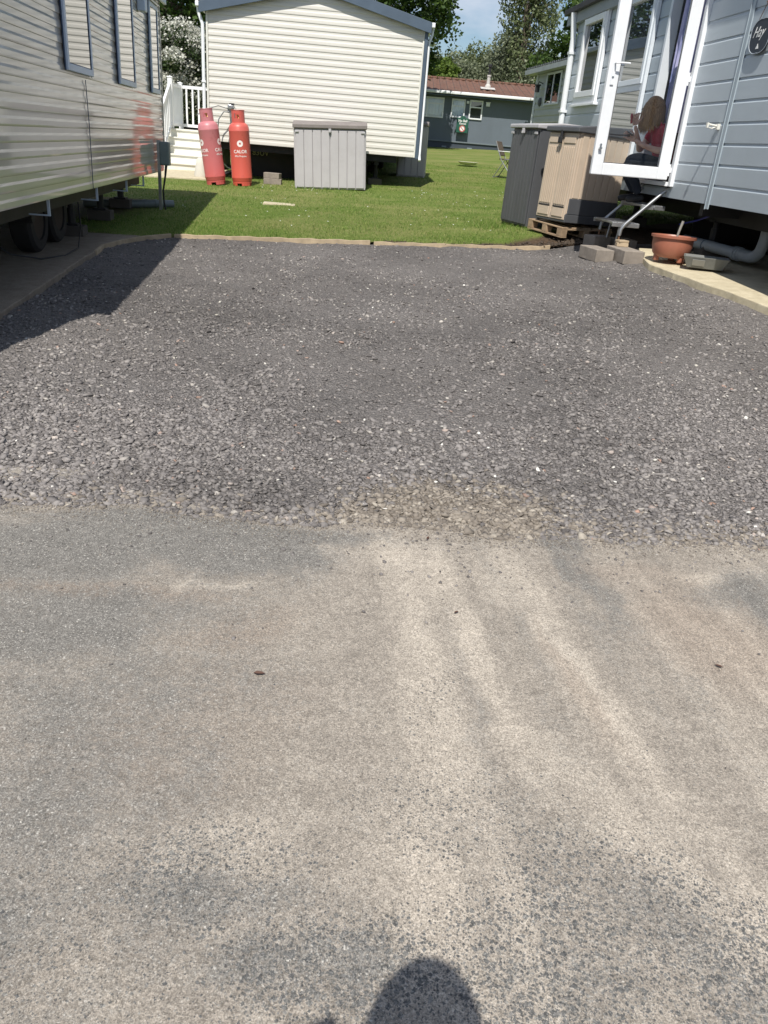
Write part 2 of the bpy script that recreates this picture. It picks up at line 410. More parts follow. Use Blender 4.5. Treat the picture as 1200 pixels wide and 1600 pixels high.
# gravel pad of crushed asphalt planings
def dusty(x, y):
    a = 1.15*np.exp(-(((x-.27)/.42)**2+((y-2.98-.12*(x-.27))/.27)**2)**1.5)
    b = .55*np.exp(-(((x-1.3)/.7)**2+((y-2.98)/.13)**2))
    c_ = .35*np.exp(-(((x+.55)/.5)**2+((y-2.80)/.06)**2))
    return np.clip((a*1.1+.5*b)*(.6+.8*fbm(x*7, y*7, 21)), 0, 1)
def padh(x, y):
    e = np.clip((y-roadline(x))/.10, 0, 1)
    return G(x, y)-.035+.034*(fbm(x*1.1, y*1.4, 31, 3)-.5)+.024*(fbm(x*5, y*5, 35, 3)-.5)+.012*(vn(x*17, y*17, 36)-.5)-.035*(1-e)**2
def pad_mat():
    q = NT('crushed_asphalt_planings')
    v = q.map((1, 1, 1))
    w1 = q.n('VectorMath'); w1.operation = 'ADD'; nz = q.n('TexNoise'); nz.inputs['Scale'].default_value = 30; nz.inputs['Detail'].default_value = 3
    q.l(q.obj(), nz.inputs['Vector']); sc = q.n('VectorMath'); sc.operation = 'SCALE'; sc.inputs[3].default_value = .02
    q.l(nz.outputs['Color'], sc.inputs[0]); q.l(q.obj(), w1.inputs[0]); q.l(sc.outputs[0], w1.inputs[1]); wv = w1.outputs[0]
    cell = q.n('TexVoronoi'); cell.inputs['Scale'].default_value = 62; q.l(wv, cell.inputs['Vector'])
    cell2 = q.n('TexVoronoi'); cell2.inputs['Scale'].default_value = 140; q.l(wv, cell2.inputs['Vector'])
    sep = q.n('SeparateColor'); q.l(cell.outputs['Color'], sep.inputs[0])
    sep2 = q.n('SeparateColor'); q.l(cell2.outputs['Color'], sep2.inputs[0])
    c = q.ramp(sep.outputs[0], [(0, (.092, .083, .078)), (.5, (.170, .155, .146)), (1, (.265, .243, .228))])
    c2 = q.ramp(sep2.outputs[0], [(0, (.072, .066, .063)), (.6, (.195, .178, .168)), (1, (.31, .286, .265))])
    c = q.mix(.5, c, c2)
    whites = q.ramp(sep2.outputs[1], [(.988, 0), (.99, .45)], 'CONSTANT')
    c = q.mix(whites, c, (.45, .42, .38))
    reds = q.ramp(sep2.outputs[2], [(.994, 0), (.996, .4)], 'CONSTANT'); c = q.mix(reds, c, (.28, .13, .09))
    big = q.ramp(q.noise(1.3, 5, .65), [(.38, 0), (.68, 1)])
    c = q.mix(q.math('MULTIPLY', big, .35), c, (.20, .18, .165))
    c = q.mix(q.math('MULTIPLY', q.attr('dust'), .9), c, q.ramp(q.noise(60, 4), [(.3, (.19, .155, .12)), (.7, (.33, .28, .22))]))
    tone = q.ramp(q.noise(.75, 4, .6), [(.36, .80), (.64, 1.18)]); c = q.mix(1.0, c, tone, 'MULTIPLY')
    h = q.math('ADD', q.math('MULTIPLY', cell.outputs['Distance'], -1.0), q.math('MULTIPLY', cell2.outputs['Distance'], -.45))
    h = q.math('ADD', h, q.math('MULTIPLY', sep.outputs[1], .5))
    q.set(Base_Color=c, Roughness=.88); q.bump(h, 1.0, .020); return q.m
M['pad'] = pad_mat()
xs = np.arange(-3.5, 5.3, .045); ts = np.concatenate([np.linspace(0, .12, 24)[:-1], np.linspace(.12, 1, 140)])
X, T = np.meshgrid(xs, ts); r0 = roadline(X); e0 = edge(X)-.012
Y = r0+(e0-r0)*T
o = gridmesh('gravel_pad', X, Y, padh(X, Y), M['pad'], attrs={'dust': dusty(X, Y)}); tag(o, 'dark grey pad of crushed asphalt planings', kind='structure')

# worn road with sandy dust (attributes hold the dirt pattern, which lies on the ground itself)
DK = [  # cx, cy, rx, ry, rot(deg), strength : where the dust is thin and dark asphalt shows
    (-.60, 2.53, .36, .16, -4, .8), (-1.2, 2.46, .45, .26, 0, .75), (-.95, 2.02, .36, .20, 12, .62), (-1.15, 1.95, .25, .2, 0, .55), (-.7, 2.70, .8, .08, 0, .8),
    (-.30, 2.55, .18, .13, 10, .65), (.78, 2.50, .07, .36, 14, .62), (.70, 2.78, .09, .08, 0, .7), (1.38, 2.56, .22, .15, 20, .7),
    (1.5, 2.40, .2, .15, 0, .6), (-.66, 1.42, .34, .26, 0, .38), (.29, 1.85, .035, .42, 12, .38), (.52, 1.9, .04, .5, 10, .22), (.98, 1.85, .05, .5, 16, .3),
    (-.22, 1.14, .26, .05, 8, .42), (-.05, 1.02, .22, .07, 10, .42), (.36, 1.4, .2, .16, 0, .22), (.66, 1.18, .12, .14, 35, .42),
    (.45, 1.05, .2, .12, 0, .28), (-.5, 1.1, .2, .12, 0, .3), (.92, 2.05, .05, .4, 15, .25), (.8, 1.0, .14, .12, 0, .35),
    (-.5, 1.9, .3, .25, 0, .25), (-.7, 1.7, .3, .25, 0, .3), (-.75, 1.2, .25, .3, 0, .35)]
LT = [(.20, 2.50, .09, .22, 10, .7), (.31, 2.05, .06, .35, 12, .8), (.42, 1.72, .07, .25, 18, .65), (.60, 1.50, .07, .25, 26, .6), (.74, 1.25, .07, .2, 24, .5), (.47, 2.5, .12, .25, 10, .5),
      (.60, 2.1, .06, .45, 14, .55), (.05, 2.62, .2, .10, 0, .5), (.12, 1.2, .10, .25, 0, .4), (-.3, 1.25, .12, .1, 0, .4), (-.655, 2.36, .022, .16, -10, 1.0), (-.50, 2.30, .12, .022, 4, .8),
      (1.18, 2.1, .06, .4, 20, .5), (1.32, 2.66, .25, .04, 5, .8), (-.75, 2.67, .35, .02, 2, .5), (-.2, 2.62, .08, .06, 0, .7), (.12, 2.2, .03, .35, 8, .4)]
def blobs(L, x, y):
    r = np.zeros_like(x)
    wx = x+.16*(fbm(x*5, y*5, 41, 5)-.5); wy = y+.16*(fbm(x*5, y*5, 43, 5)-.5)
    for cx_, cy_, rx, ry, a, s_ in L:
        ca, sa = math.cos(R(a)), math.sin(R(a)); dx, dy = wx-cx_, wy-cy_
        u = (dx*ca+dy*sa)/rx; v = (-dx*sa+dy*ca)/ry
        r = np.maximum(r, s_*np.exp(-(u*u+v*v)**1.8))
    return r
def road_mat():
    q = NT('dusty_worn_asphalt')
    dk = q.attr('dark'); lt = q.attr('light'); br = q.attr('brown'); near = q.attr('chips')
    fine = q.noise(210, 5, .85); mid = q.noise(52, 7, .8); soft = q.noise(9, 7, .72); grit = q.noise(620, 2, .8)
    dust = q.ramp(q.math('ADD', q.math('MULTIPLY', soft, .55), q.math('MULTIPLY', mid, .45)), [(.36, (.215, .188, .158)), (.5, (.292, .256, .214)), (.64, (.38, .335, .28))])
    dust = q.mix(q.math('MULTIPLY', lt, .75), dust, (.53, .465, .385))
    dust = q.mix(q.math('MULTIPLY', br, .6), dust, (.24, .180, .135))
    asph = q.ramp(q.math('ADD', q.math('MULTIPLY', mid, .35), q.math('MULTIPLY', fine, .65)), [(.38, (.058, .059, .058)), (.5, (.132, .129, .122)), (.62, (.26, .25, .228))])
    m_ = q.math('ADD', dk, q.math('MULTIPLY', q.math('SUBTRACT', mid, .5), 1.9))
    m_ = q.math('ADD', m_, q.math('MULTIPLY', q.math('SUBTRACT', fine, .5), 1.9))
    m_ = q.math('ADD', m_, q.math('MULTIPLY', q.math('SUBTRACT', soft, .5), .8), True)
    m_ = q.ramp(m_, [(.20, 0), (.80, .9)])
    c = q.mix(m_, dust, asph)
    def cells(scale, warp):
        wv = q.n('VectorMath'); wv.operation = 'ADD'; nz = q.n('TexNoise'); nz.inputs['Scale'].default_value = scale*.6; q.l(q.obj(), nz.inputs['Vector'])
        sc = q.n('VectorMath'); sc.operation = 'SCALE'; sc.inputs[3].default_value = warp; q.l(nz.outputs['Color'], sc.inputs[0])
        q.l(q.obj(), wv.inputs[0]); q.l(sc.outputs[0], wv.inputs[1])
        vo = q.n('TexVoronoi'); vo.distance = 'MANHATTAN' if scale < 200 else 'EUCLIDEAN'; vo.inputs['Scale'].default_value = scale; q.l(wv.outputs[0], vo.inputs['Vector'])
        sp_ = q.n('SeparateColor'); q.l(vo.outputs['Color'], sp_.inputs[0]); return vo, sp_
    hsum = q.math('MULTIPLY', fine, .8)
    for scale, warp, k0, amt in ((88, .012, .92, .95), (165, .007, 1.05, .9)):
        vo, sp_ = cells(scale, warp)
        thr = q.math('ADD', q.math('MULTIPLY', sp_.outputs[0], -.75), q.math('MULTIPLY', near, k0))
        chip = q.ramp(q.math('SUBTRACT', thr, vo.outputs['Distance']), [(.0, 0), (.06, 1)])
        cc = q.ramp(sp_.outputs[1], [(0, (.05, .056, .062)), (.7, (.11, .112, .11)), (1, (.21, .205, .19))])
        c = q.mix(q.math('MULTIPLY', chip, amt), c, cc)
        hsum = q.math('ADD', hsum, q.math('MULTIPLY', vo.outputs['Distance'], -.6))
    vo2, s2 = cells(250, .003)
    wch = q.ramp(s2.outputs[0], [(.962, 0), (.966, .7)], 'CONSTANT'); c = q.mix(q.math('MULTIPLY', wch, q.math('ADD', q.math('MULTIPLY', m_, .8), .12)), c, (.58, .56, .51))
    dch = q.ramp(s2.outputs[1], [(.92, 0), (.93, .5)], 'CONSTANT'); c = q.mix(dch, c, (.16, .148, .135))
    c = q.mix(q.math('MULTIPLY', q.ramp(fine, [(.34, 1), (.50, 0)]), q.math('ADD', q.math('MULTIPLY', m_, .45), .38)), c, (.095, .09, .082))
    c = q.mix(q.ramp(fine, [(.53, 0), (.70, .45)]), c, (.60, .555, .49))
    c = q.mix(q.ramp(grit, [(.34, .55), (.48, 0)]), c, (.11, .10, .09))
    c = q.mix(q.ramp(grit, [(.54, 0), (.68, .35)]), c, (.58, .54, .48))
    h = q.math('ADD', hsum, q.math('MULTIPLY', mid, .22)); h = q.math('ADD', h, q.math('MULTIPLY', grit, .35))
    for sc_, lo, hi, am in ((330, .55, 1.35, .75), (170, .70, 1.25, .6), (60, .88, 1.10, .8)):
        vq, sq = cells(sc_, 1.2/sc_)
        c = q.mix(am, c, q.ramp(sq.outputs[2], [(0, lo), (.5, 1.0), (1, hi)]), 'MULTIPLY')
    q.set(Base_Color=c, Roughness=.9, Specular_IOR_Level=.25); q.bump(h, .32, .005); return q.m
M['road'] = road_mat()
xs = spaced(-40, -1.7, 2.0, 40, .02, 4); ts = np.concatenate([np.linspace(-14, .6, 30)[:-1], np.arange(.6, 3.12, .02)])
X, Y = np.meshgrid(xs, ts)
dk = np.clip(blobs(DK, X, Y)+.22*(fbm(X*3, Y*3, 51)-.5)+.46*np.clip((.05-X)/.5, 0, 1)*(fbm(X*6, Y*6, 57, 5)*1.3), 0, 1)
trk = fbm((X-.16*(2.6-Y))*9, Y*.9, 58, 4); rgt = np.clip((X+.15)/.35, 0, 1)
lt = np.clip(blobs(LT, X, Y)*(.5+fbm(X*9, Y*9, 53))+rgt*np.clip((trk-.52)*3.2, 0, .7), 0, 1)
dk = np.clip(dk+rgt*np.clip((.42-trk)*2.4, 0, .35), 0, 1)
bw = np.clip(blobs([(-.95, 2.20, .5, .045, 4, 1.0), (-.42, 2.05, .2, .1, 30, .7), (1.12, 2.25, .22, .35, 14, .8), (-.55, 1.55, .3, .2, 0, .4), (1.0, 2.62, .3, .08, 0, .5), (-.4, 1.75, .25, .2, 0, .35), (.62, 1.95, .03, .3, 12, .6)], X, Y), 0, 1)
ch = np.clip(.24+.20*np.clip((1.6-Y)/.7, 0, 1)+.70*blobs([(-.02, 1.02, .24, .13, 8, 1), (.55, 1.22, .26, .26, -25, .8), (.4, 1.05, .3, .2, 0, .75), (.28, 1.42, .3, .2, 0, .6), (-.3, 1.18, .3, .16, 0, .7), (.2, 1.8, .08, .3, -14, .5), (.75, 1.1, .25, .2, 0, .7), (-.6, 1.1, .3, .3, 0, .35)], X, Y)
             + .3*(fbm(X*5, Y*5, 61)-.5), 0, 1)
Z = G(X, Y)-.045+.012*(fbm(X*1.2, Y*1.2, 71, 3)-.5)
o = gridmesh('road', X, Y, Z, M['road'], attrs={'dark': dk, 'light': lt, 'brown': bw, 'chips': ch}); tag(o, 'worn asphalt road coated in pale sandy dust', kind='structure')

# concrete slabs
def conc_mat(name, a, b):
    q = NT(name); n_ = q.noise(9, 7, .7); c = q.ramp(n_, [(.3, a), (.7, b)])
    c = q.mix(q.ramp(q.noise(160, 3, .7), [(.55, 0), (.75, .4)]), c, tuple(x*.5 for x in a))
    q.set(Base_Color=c, Roughness=.92); q.bump(q.math('ADD', q.noise(140, 4, .7), q.noise(20, 4)), .7, .006); return q.m
M['conc_r'] = conc_mat('sandy_concrete', (.42, .36, .24), (.60, .53, .38))
M['conc_l'] = conc_mat('brown_concrete', (.20, .16, .12), (.31, .26, .20))
def slab(name, poly, top, th, mat, label):
    # poly of (x,y); follows the terrain through a fine strip mesh
    n = len(poly); vs = []; 
    for dz in (top, top-th):
        for x, y in poly: vs.append((x, y, g(x, y)+dz))
    f = [tuple(range(n)), tuple(range(2*n-1, n-1, -1))]+[(i, i+n, (i+1) % n+n, (i+1) % n) for i in range(n)]
    mb = MB(); mb.add(vs, f); o = mb.build(name, mat)
    bm = bmesh.new(); bm.from_mesh(o.data); bmesh.ops.triangulate(bm, faces=bm.faces); bm.to_mesh(o.data); bm.free()
    return tag(o, label, kind='structure')
def strip_slab(name, inner, outer, ys_, top, th, mat, label):
    V = []; n = len(ys_)
    for y in ys_:
        a, b = inner(y), outer(y)
        V += [(a, y, g(a, y)+top-th), (a, y, g(a, y)+top), (b, y, g(b, y)+top), (b, y, g(b, y)+top-th)]
    f = []
    for i in range(n-1):
        for k in range(3): f.append((i*4+k, i*4+k+1, i*4+k+5, i*4+k+4))
    f.append((0, 1, 2, 3)); f.append(tuple((n-1)*4+k for k in (3, 2, 1, 0)))
    mb = MB(); mb.add(V, f); return tag(mb.build(name, mat, bevel=.008), label, kind='structure')
ysl = list(np.arange(1.0, 9.5, .12))
strip_slab('concrete_slab_left', lambda y: float(xl(y))+.02*float(vn(np.array(y*6.0), np.array(0.5), 3)), lambda y: -6.6, ysl, .008, .09, M['conc_l'], 'brownish concrete base under the left caravan')
ysr = list(np.arange(1.0, 9.72, .045))
strip_slab('concrete_slab_right', lambda y: float(xr(y))+.05*float(fbm(np.array(y*5.0), np.array(4.5), 3, 4))-.02, lambda y: 6.8, ysr, .03, .10, M['conc_r'], 'pale sandy concrete base under the right caravan')
strip_slab('concrete_path', lambda y: -6.8, lambda y: -3.95, [16.62, 17.4, 18.2, 19.0], .03, .1, M['conc_r'], 'sandy concrete path at the foot of the white steps')

# timber edging board along the lawn
def board(pts, name, label, th=.028, top=.012, dp=.10, mat='wood', grp=None):
    n = len(pts); V = []
    for i, (x, y) in enumerate(pts):
        a = Vector(pts[max(i-1, 0)]); b = Vector(pts[min(i+1, n-1)]); d = (b-a).normalized(); nn = Vector((-d.y, d.x))
        z = g(x, y)+.006*math.sin(i*2.1)
        for s_, t in ((-.5, -dp), (-.5, top), (.5, top), (.5, -dp)):
            V.append((x+nn.x*th*s_, y+nn.y*th*s_, z+t))
    f = []
    for i in range(n-1):
        for k in range(4): k2 = (k+1) % 4; f.append((i*4+k, i*4+k2, (i+1)*4+k2, (i+1)*4+k))
    f += [(0, 1, 2, 3), tuple((n-1)*4+k for k in (3, 2, 1, 0))]
    o = MB().add(V, f).build(name, M[mat], bevel=.003); return tag(o, label, 'edging', grp)
px_ = np.arange(-2.72, -.35, .12)
board([(x, float(edge(x))-.02) for x in px_], 'edging_board', 'pale timber edging board along the lawn in front of the gas cylinders', grp='timber edging boards of the pad')
px_ = np.arange(-.395, 1.78, .12)
board([(x, float(edge(x))-.02) for x in px_], 'edging_board', 'weathered timber edging board half buried in soil near the pallet', top=.002, grp='timber edging boards of the pad')
board([(-3.13, 8.2), (-3.19, 8.56), (-3.15, 9.0), (-3.0, 9.36), (-2.76, 9.60)], 'edging_board', 'curved shaded timber edging board at the left corner of the pad', grp='timber edging boards of the pad')

# loose stones on the pad
def ico():
    bm = bmesh.new(); bmesh.ops.create_icosphere(bm, subdivisions=1, radius=1)
    V = np.array([v.co[:] for v in bm.verts]); F = np.array([[v.index for v in f.verts] for f in bm.faces]); bm.free(); return V, F
IV, IF = ico()
def stones(name, P, rad, mat, label, flat=.55, sink=.25, smooth=False):
    n = len(P); rs = RNG
    base = IV[None]*(1+.40*rs.standard_normal((n, 12, 1)).clip(-1.1, 1.3))
    base = np.sign(base)*np.abs(base)**.8
    base[:, :, 0] *= rs.uniform(.7, 1.35, (n, 1)); base[:, :, 2] *= rs.uniform(flat*.7, flat*1.3, (n, 1))
    a = rs.uniform(0, 2*np.pi, n); ca, sa = np.cos(a)[:, None], np.sin(a)[:, None]
    x = base[:, :, 0]*ca-base[:, :, 1]*sa; y = base[:, :, 0]*sa+base[:, :, 1]*ca
    tx = rs.normal(0, .25, (n, 1)); ty = rs.normal(0, .25, (n, 1)); z = base[:, :, 2]+x*tx+y*ty
    V = np.stack([x, y, z], -1)*rad[:, None, None]+P[:, None, :]
    V[:, :, 2] += (rad*(flat-sink*2))[:, None]*.5
    F = (IF[None]+(np.arange(n)*12)[:, None, None]).reshape(-1, 3)
    o = npmesh(name, V.reshape(-1, 3), F, mat, None, smooth); return tag(o, label, kind='stuff')
def stone_mat():
    q = NT('loose_asphalt_chips'); ge = q.n('NewGeometry'); r_ = ge.outputs['Random Per Island']
    c = q.ramp(r_, [(0, (.08, .072, .068)), (.3, (.145, .132, .125)), (.7, (.225, .206, .194)), (.94, (.275, .253, .235)), (.97, (.30, .275, .25)), (.985, (.38, .35, .31)), (.993, (.52, .48, .43)), (.998, (.27, .15, .11)), (1, (.30, .19, .14))], 'LINEAR')
    c = q.mix(q.ramp(q.noise(170, 3), [(.4, 0), (.65, .45)]), c, (.2, .19, .19))
    tone = q.ramp(q.noise(.75, 4, .6), [(.36, .84), (.64, 1.2)]); c = q.mix(1.0, c, tone, 'MULTIPLY')
    q.set(Base_Color=c, Roughness=.92, Specular_IOR_Level=.2); q.bump(q.noise(300, 3), .5, .003); return q.m
def stone_dusty():
    q = NT('dusty_chips'); ge = q.n('NewGeometry')
    c = q.ramp(ge.outputs['Random Per Island'], [(0, (.12, .102, .085)), (.5, (.215, .185, .152)), (.9, (.30, .262, .215)), (1, (.40, .36, .30))])
    c = q.mix(q.ramp(q.noise(120, 3), [(.4, 0), (.65, .5)]), c, (.2, .175, .15))
    q.set(Base_Color=c, Roughness=.9); q.bump(q.noise(300, 3), .4, .003); return q.m
M['stone'] = stone_mat(); M['stoned'] = stone_dusty()
def scatter_pad(n, power=2.0, y1=10.25):
    u = RNG.uniform(0, 1, n); a, b = 2.72, y1
    y = 1/((1/a)*(1-u)+(1/b)*u) if power == 2 else a+(b-a)*u
    hw = .52*y+.25; x = RNG.uniform(-1, 1, n)*hw+.05*y
    k = (x > xl(y)+.015) & (x < xr(y)-.01) & (y > roadline(x)-.01) & (y < edge(x)-.03)
    return x[k], y[k]
x, y = scatter_pad(62000)
rad = .0045+.0125*RNG.beta(1.2, 3.8, len(x))+.0006*y/3
cl = fbm(x*1.7, y*1.7, 81); rad *= .62+.8*cl; kk = RNG.uniform(0, 1, len(x)) < np.clip((fbm(x*1.3, y*1.6, 86, 5)-.30)*4.2, .22, 1); x, y, rad = x[kk], y[kk], rad[kk]
d_ = dusty(x, y); dm = RNG.uniform(0, 1, len(x)) < d_*1.05
P = np.stack([x, y, padh(x, y)], -1)
stones('gravel', P[~dm], rad[~dm], M['stone'], 'loose dark grey crushed asphalt stones across the pad', sink=.14)
stones('gravel', P[dm], rad[dm], M['stoned'], 'tan dust covered stones at the front middle edge of the pad')
# coarse lumps: along the broken front edge and a few bigger ones on the pad
n = 2600; x = RNG.uniform(-1.7, 1.9, n); dd = RNG.normal(.02, .07, n).clip(-.035, .3); y = roadline(x)+dd
rad = .007+.016*RNG.beta(1.4, 4, n)
P = np.stack([x, y, np.maximum(padh(x, y)-.002, G(x, y)-.045)], -1); dm = RNG.uniform(0, 1, n) < np.clip(dusty(x, y)*1.2+.18, 0, 1)
stones('gravel', P[~dm], rad[~dm], M['stone'], 'coarse dark lumps along the broken front edge of the pad', flat=.6)
stones('gravel', P[dm], rad[dm], M['stoned'], 'coarse tan lumps along the broken front edge of the pad', flat=.6)
n = 9000; u = RNG.uniform(0, 1, n)**1.6; y = 2.72+4.2*u; x = RNG.uniform(-1, 1, n)*(.52*y+.25)+.05*y
k = (x > xl(y)+.03) & (x < xr(y)-.03) & (y > roadline(x)+.01) & (fbm(x*1.5, y*1.9, 83, 5) > .44+.09*u); x, y = x[k], y[k]; rad = .009+.015*RNG.beta(1.2, 3.6, len(x))
dm = RNG.uniform(0, 1, len(x)) < dusty(x, y)*1.2; P = np.stack([x, y, padh(x, y)], -1)
stones('gravel', P[~dm], rad[~dm], M['stone'], 'broken chunks of old asphalt in the near half of the pad', flat=.5, sink=.15)
stones('gravel', P[dm], rad[dm], M['stoned'], 'broken tan chunks in the dusty middle of the pad edge', flat=.5, sink=.15)
x, y = scatter_pad(2600, 1); rad = .010+.014*RNG.beta(1.2, 5, len(x))
stones('gravel', np.stack([x, y, padh(x, y)], -1), rad, M['stone'], 'bigger flat lumps scattered over the pad', flat=.5)
def chips_mat(name, a, b):
    q = NT(name); ge = q.n('NewGeometry'); q.set(Base_Color=q.ramp(ge.outputs['Random Per Island'], [(0, a), (1, b)]), Roughness=.85); q.bump(q.noise(200, 3), .4, .003); return q.m
M['pale'] = chips_mat('pale_limestone', (.42, .39, .33), (.72, .70, .65)); M['pink'] = chips_mat('pink_brick_bits', (.34, .2, .15), (.42, .3, .24))
x, y = scatter_pad(520, 1); rad = .004+.014*RNG.beta(1.2, 4, len(x))
stones('gravel', np.stack([x, y, padh(x, y)+.003], -1), rad, M['pale'], 'scattered pale white stones on the dark pad')
x, y = scatter_pad(26, 1); rad = .007+.014*RNG.beta(1.2, 3, len(x))
stones('gravel', np.stack([x, y, padh(x, y)+.003], -1), rad, M['pink'], 'scattered pinkish brick fragments on the dark pad')
# stray grit on the road in front of the pad
n = 5200; x = RNG.uniform(-1.6, 1.9, n); y = roadline(x)-np.abs(RNG.normal(0, 1, n))**1.5*.16
k = (y > .75); x, y = x[k], y[k]; rad = .0012+.0030*RNG.beta(1.2, 4, len(x))
stones('grit', np.stack([x, y, G(x, y)-.045+.012*(fbm(x*1.2, y*1.2, 71, 3)-.5)], -1), rad, M['stoned'], 'stray grit and small stones on the dusty road')
n = 900; x = RNG.uniform(-1.2, 1.5, n); y = RNG.uniform(.8, 2.7, n); rad = .001+.0022*RNG.beta(1.2, 4, n)
stones('grit', np.stack([x, y, G(x, y)-.044+.012*(fbm(x*1.2, y*1.2, 71, 3)-.5)], -1), rad, M['stone'], 'sparse dark grit specks over the road')

n = 9000; x = RNG.uniform(-1.2, 1.4, n); y = RNG.uniform(.75, 2.0, n)
k = fbm(x*3.5, y*3.5, 87) > .46+.16*np.clip((y-1.1)/.8, 0, 1); x, y = x[k], y[k]; rad = .0012+.0038*RNG.beta(1.1, 4.5, len(x))
zr_ = G(x, y)-.0455+.012*(fbm(x*1.2, y*1.2, 71, 3)-.5)
def emb_mat():
    q = NT('embedded_chips'); ge = q.n('NewGeometry'); q.set(Base_Color=q.ramp(ge.outputs['Random Per Island'], [(0, (.07, .072, .075)), (.45, (.15, .148, .142)), (.8, (.27, .255, .23)), (1, (.48, .44, .38))]), Roughness=.85); return q.m
stones('grit', np.stack([x, y, zr_], -1), rad, emb_mat(), 'worn stone chips set in the road surface near the camera', flat=.35, sink=.30)
n = 4000; x = RNG.uniform(-1.6, 1.8, n); y = roadline(x)-np.abs(RNG.normal(0, .06, n)); rad = .0016+.006*RNG.beta(1.1, 4, n); dm = RNG.uniform(0, 1, n) < .35
P = np.stack([x, y, G(x, y)-.044+.012*(fbm(x*1.2, y*1.2, 71, 3)-.5)], -1)
stones('grit', P[dm], rad[dm], M['stone'], 'dark crumbs strewn where the pad meets the road'); stones('grit', P[~dm], rad[~dm], M['stoned'], 'tan crumbs strewn where the pad meets the road')

n = 420; x = RNG.uniform(-1.6, 1.9, n); y = roadline(x)-np.abs(RNG.normal(0, .30, n)); rad = .003+.008*RNG.beta(1.1, 4, n)
stones('grit', np.stack([x, y, G(x, y)-.044+.012*(fbm(x*1.2, y*1.2, 71, 3)-.5)], -1), rad, M['stone'], 'single stones kicked out of the pad onto the road')

# soil clods on the lawn's right edge
n = 1500; x = RNG.uniform(-.3, 2.9, n); y = edge(x)+np.abs(RNG.normal(0, .12, n))-.02
P = np.stack([x, y, lawnz(x, y)-.012], -1)
stones('soil_clods', P, .006+.014*RNG.beta(1.2, 3, n), M['soil'], 'crumbs of brown soil along the right end of the lawn edge', flat=.7)

# dead leaves on the road
def leaf_mat(c):
    q = NT('dry_leaf'); q.set(Base_Color=c, Roughness=.7); return q.m
LM = leaf_mat((.09, .045, .03))
for i, (x, y, s_, lab) in enumerate([(-.322, 1.853, .017, 'small dark dry leaf lying alone on the left half of the road'), (.18, 2.747, .012, 'tiny brown dry leaf on the road just below the broken pad edge'),
                                     (1.094, 2.075, .012, 'tiny brown dry leaf on the right half of the road'), (.27, 2.252, .010, 'tiny brown dry leaf on the pale dust below the pad edge leaf')]):
    mb = MB(); a = i*1.3
    pts = [(-1, 0, .1), (-.4, .42, .35), (.3, .38, .25), (1.1, 0, .2), (.3, -.36, .3), (-.4, -.4, .3), (0, 0, 0)]
    pts = [((p[0]*math.cos(a)-p[1]*math.sin(a))*s_, (p[0]*math.sin(a)+p[1]*math.cos(a))*s_, p[2]*s_*.6) for p in pts]
    mb.add(pts, [(6, i2, (i2+1) % 6) for i2 in range(6)]); mb.add([(p[0], p[1], p[2]-.0008) for p in pts], [(6, (i2+1) % 6, i2) for i2 in range(6)])
    o = mb.build('dry_leaf', LM, normals=False); o.location = (x, y, g(x, y)-.038); tag(o, lab, 'leaf', 'dry leaves on the road')

# grass blades
def grass_mat():
    q = NT('grass_blades'); ge = q.n('NewGeometry')
    c = q.ramp(ge.outputs['Random Per Island'], [(0, (.065, .14, .020)), (.45, (.13, .235, .036)), (.8, (.215, .305, .06)), (1, (.40, .40, .16))])
    q.set(Base_Color=c, Roughness=.65, Specular_IOR_Level=.3)
    tr = q.n('BsdfTranslucent'); q.l(c, tr.inputs[0]); ms = q.n('MixShader'); ms.inputs[0].default_value = .3
    q.l(q.b.outputs[0], ms.inputs[1]); q.l(tr.outputs[0], ms.inputs[2]); q.l(ms.outputs[0], q.out.inputs[0]); return q.m
M['blade'] = grass_mat()
n = 190000; u = RNG.uniform(0, 1, n); y = 1/((1/9.3)*(1-u)+(1/26.)*u); x = RNG.uniform(-1, 1, n)*(.42*y+.3)
sa_ = soil_amt(x, y); k = (y > edge(x)+.01) & (RNG.uniform(0, 1, n) > sa_*1.1) & ~((x < -3.9) & (y > 16.6) & (y < 19.05))
x, y = x[k], y[k]; n = len(x); hgt = RNG.uniform(.010, .032, n)*(.4+1.2*fbm(x*2.5, y*2.5, 91))*(1+1.1*np.exp(-np.clip(y-edge(x), 0, 9)/.06)+.9*np.exp(-(((x-1.3)/.45)**2+((y-11.8)/.9)**2)**4)*(x < 1.6)+1.1*np.exp(-((y-16.0)/.12)**2)*((x > -2.4) & (x < -.7))+1.0*np.exp(-(((x+3.4)/.5)**2+((y-15.95)/.25)**2))); a = RNG.uniform(0, 2*np.pi, n); wd = RNG.uniform(.002, .0045, n)*(y/11)
lx, ly = RNG.normal(0, .4, n)*hgt, RNG.normal(0, .4, n)*hgt; z = lawnz(x, y)-.004
V = np.stack([np.stack([x-np.cos(a)*wd, y-np.sin(a)*wd, z], -1), np.stack([x+np.cos(a)*wd, y+np.sin(a)*wd, z], -1), np.stack([x+lx, y+ly, z+hgt], -1)], 1).reshape(-1, 3)
o = npmesh('grass', V, np.arange(3*n).reshape(-1, 3), M['blade']); tag(o, 'short green grass blades of the mown lawn', 'grass', kind='stuff')
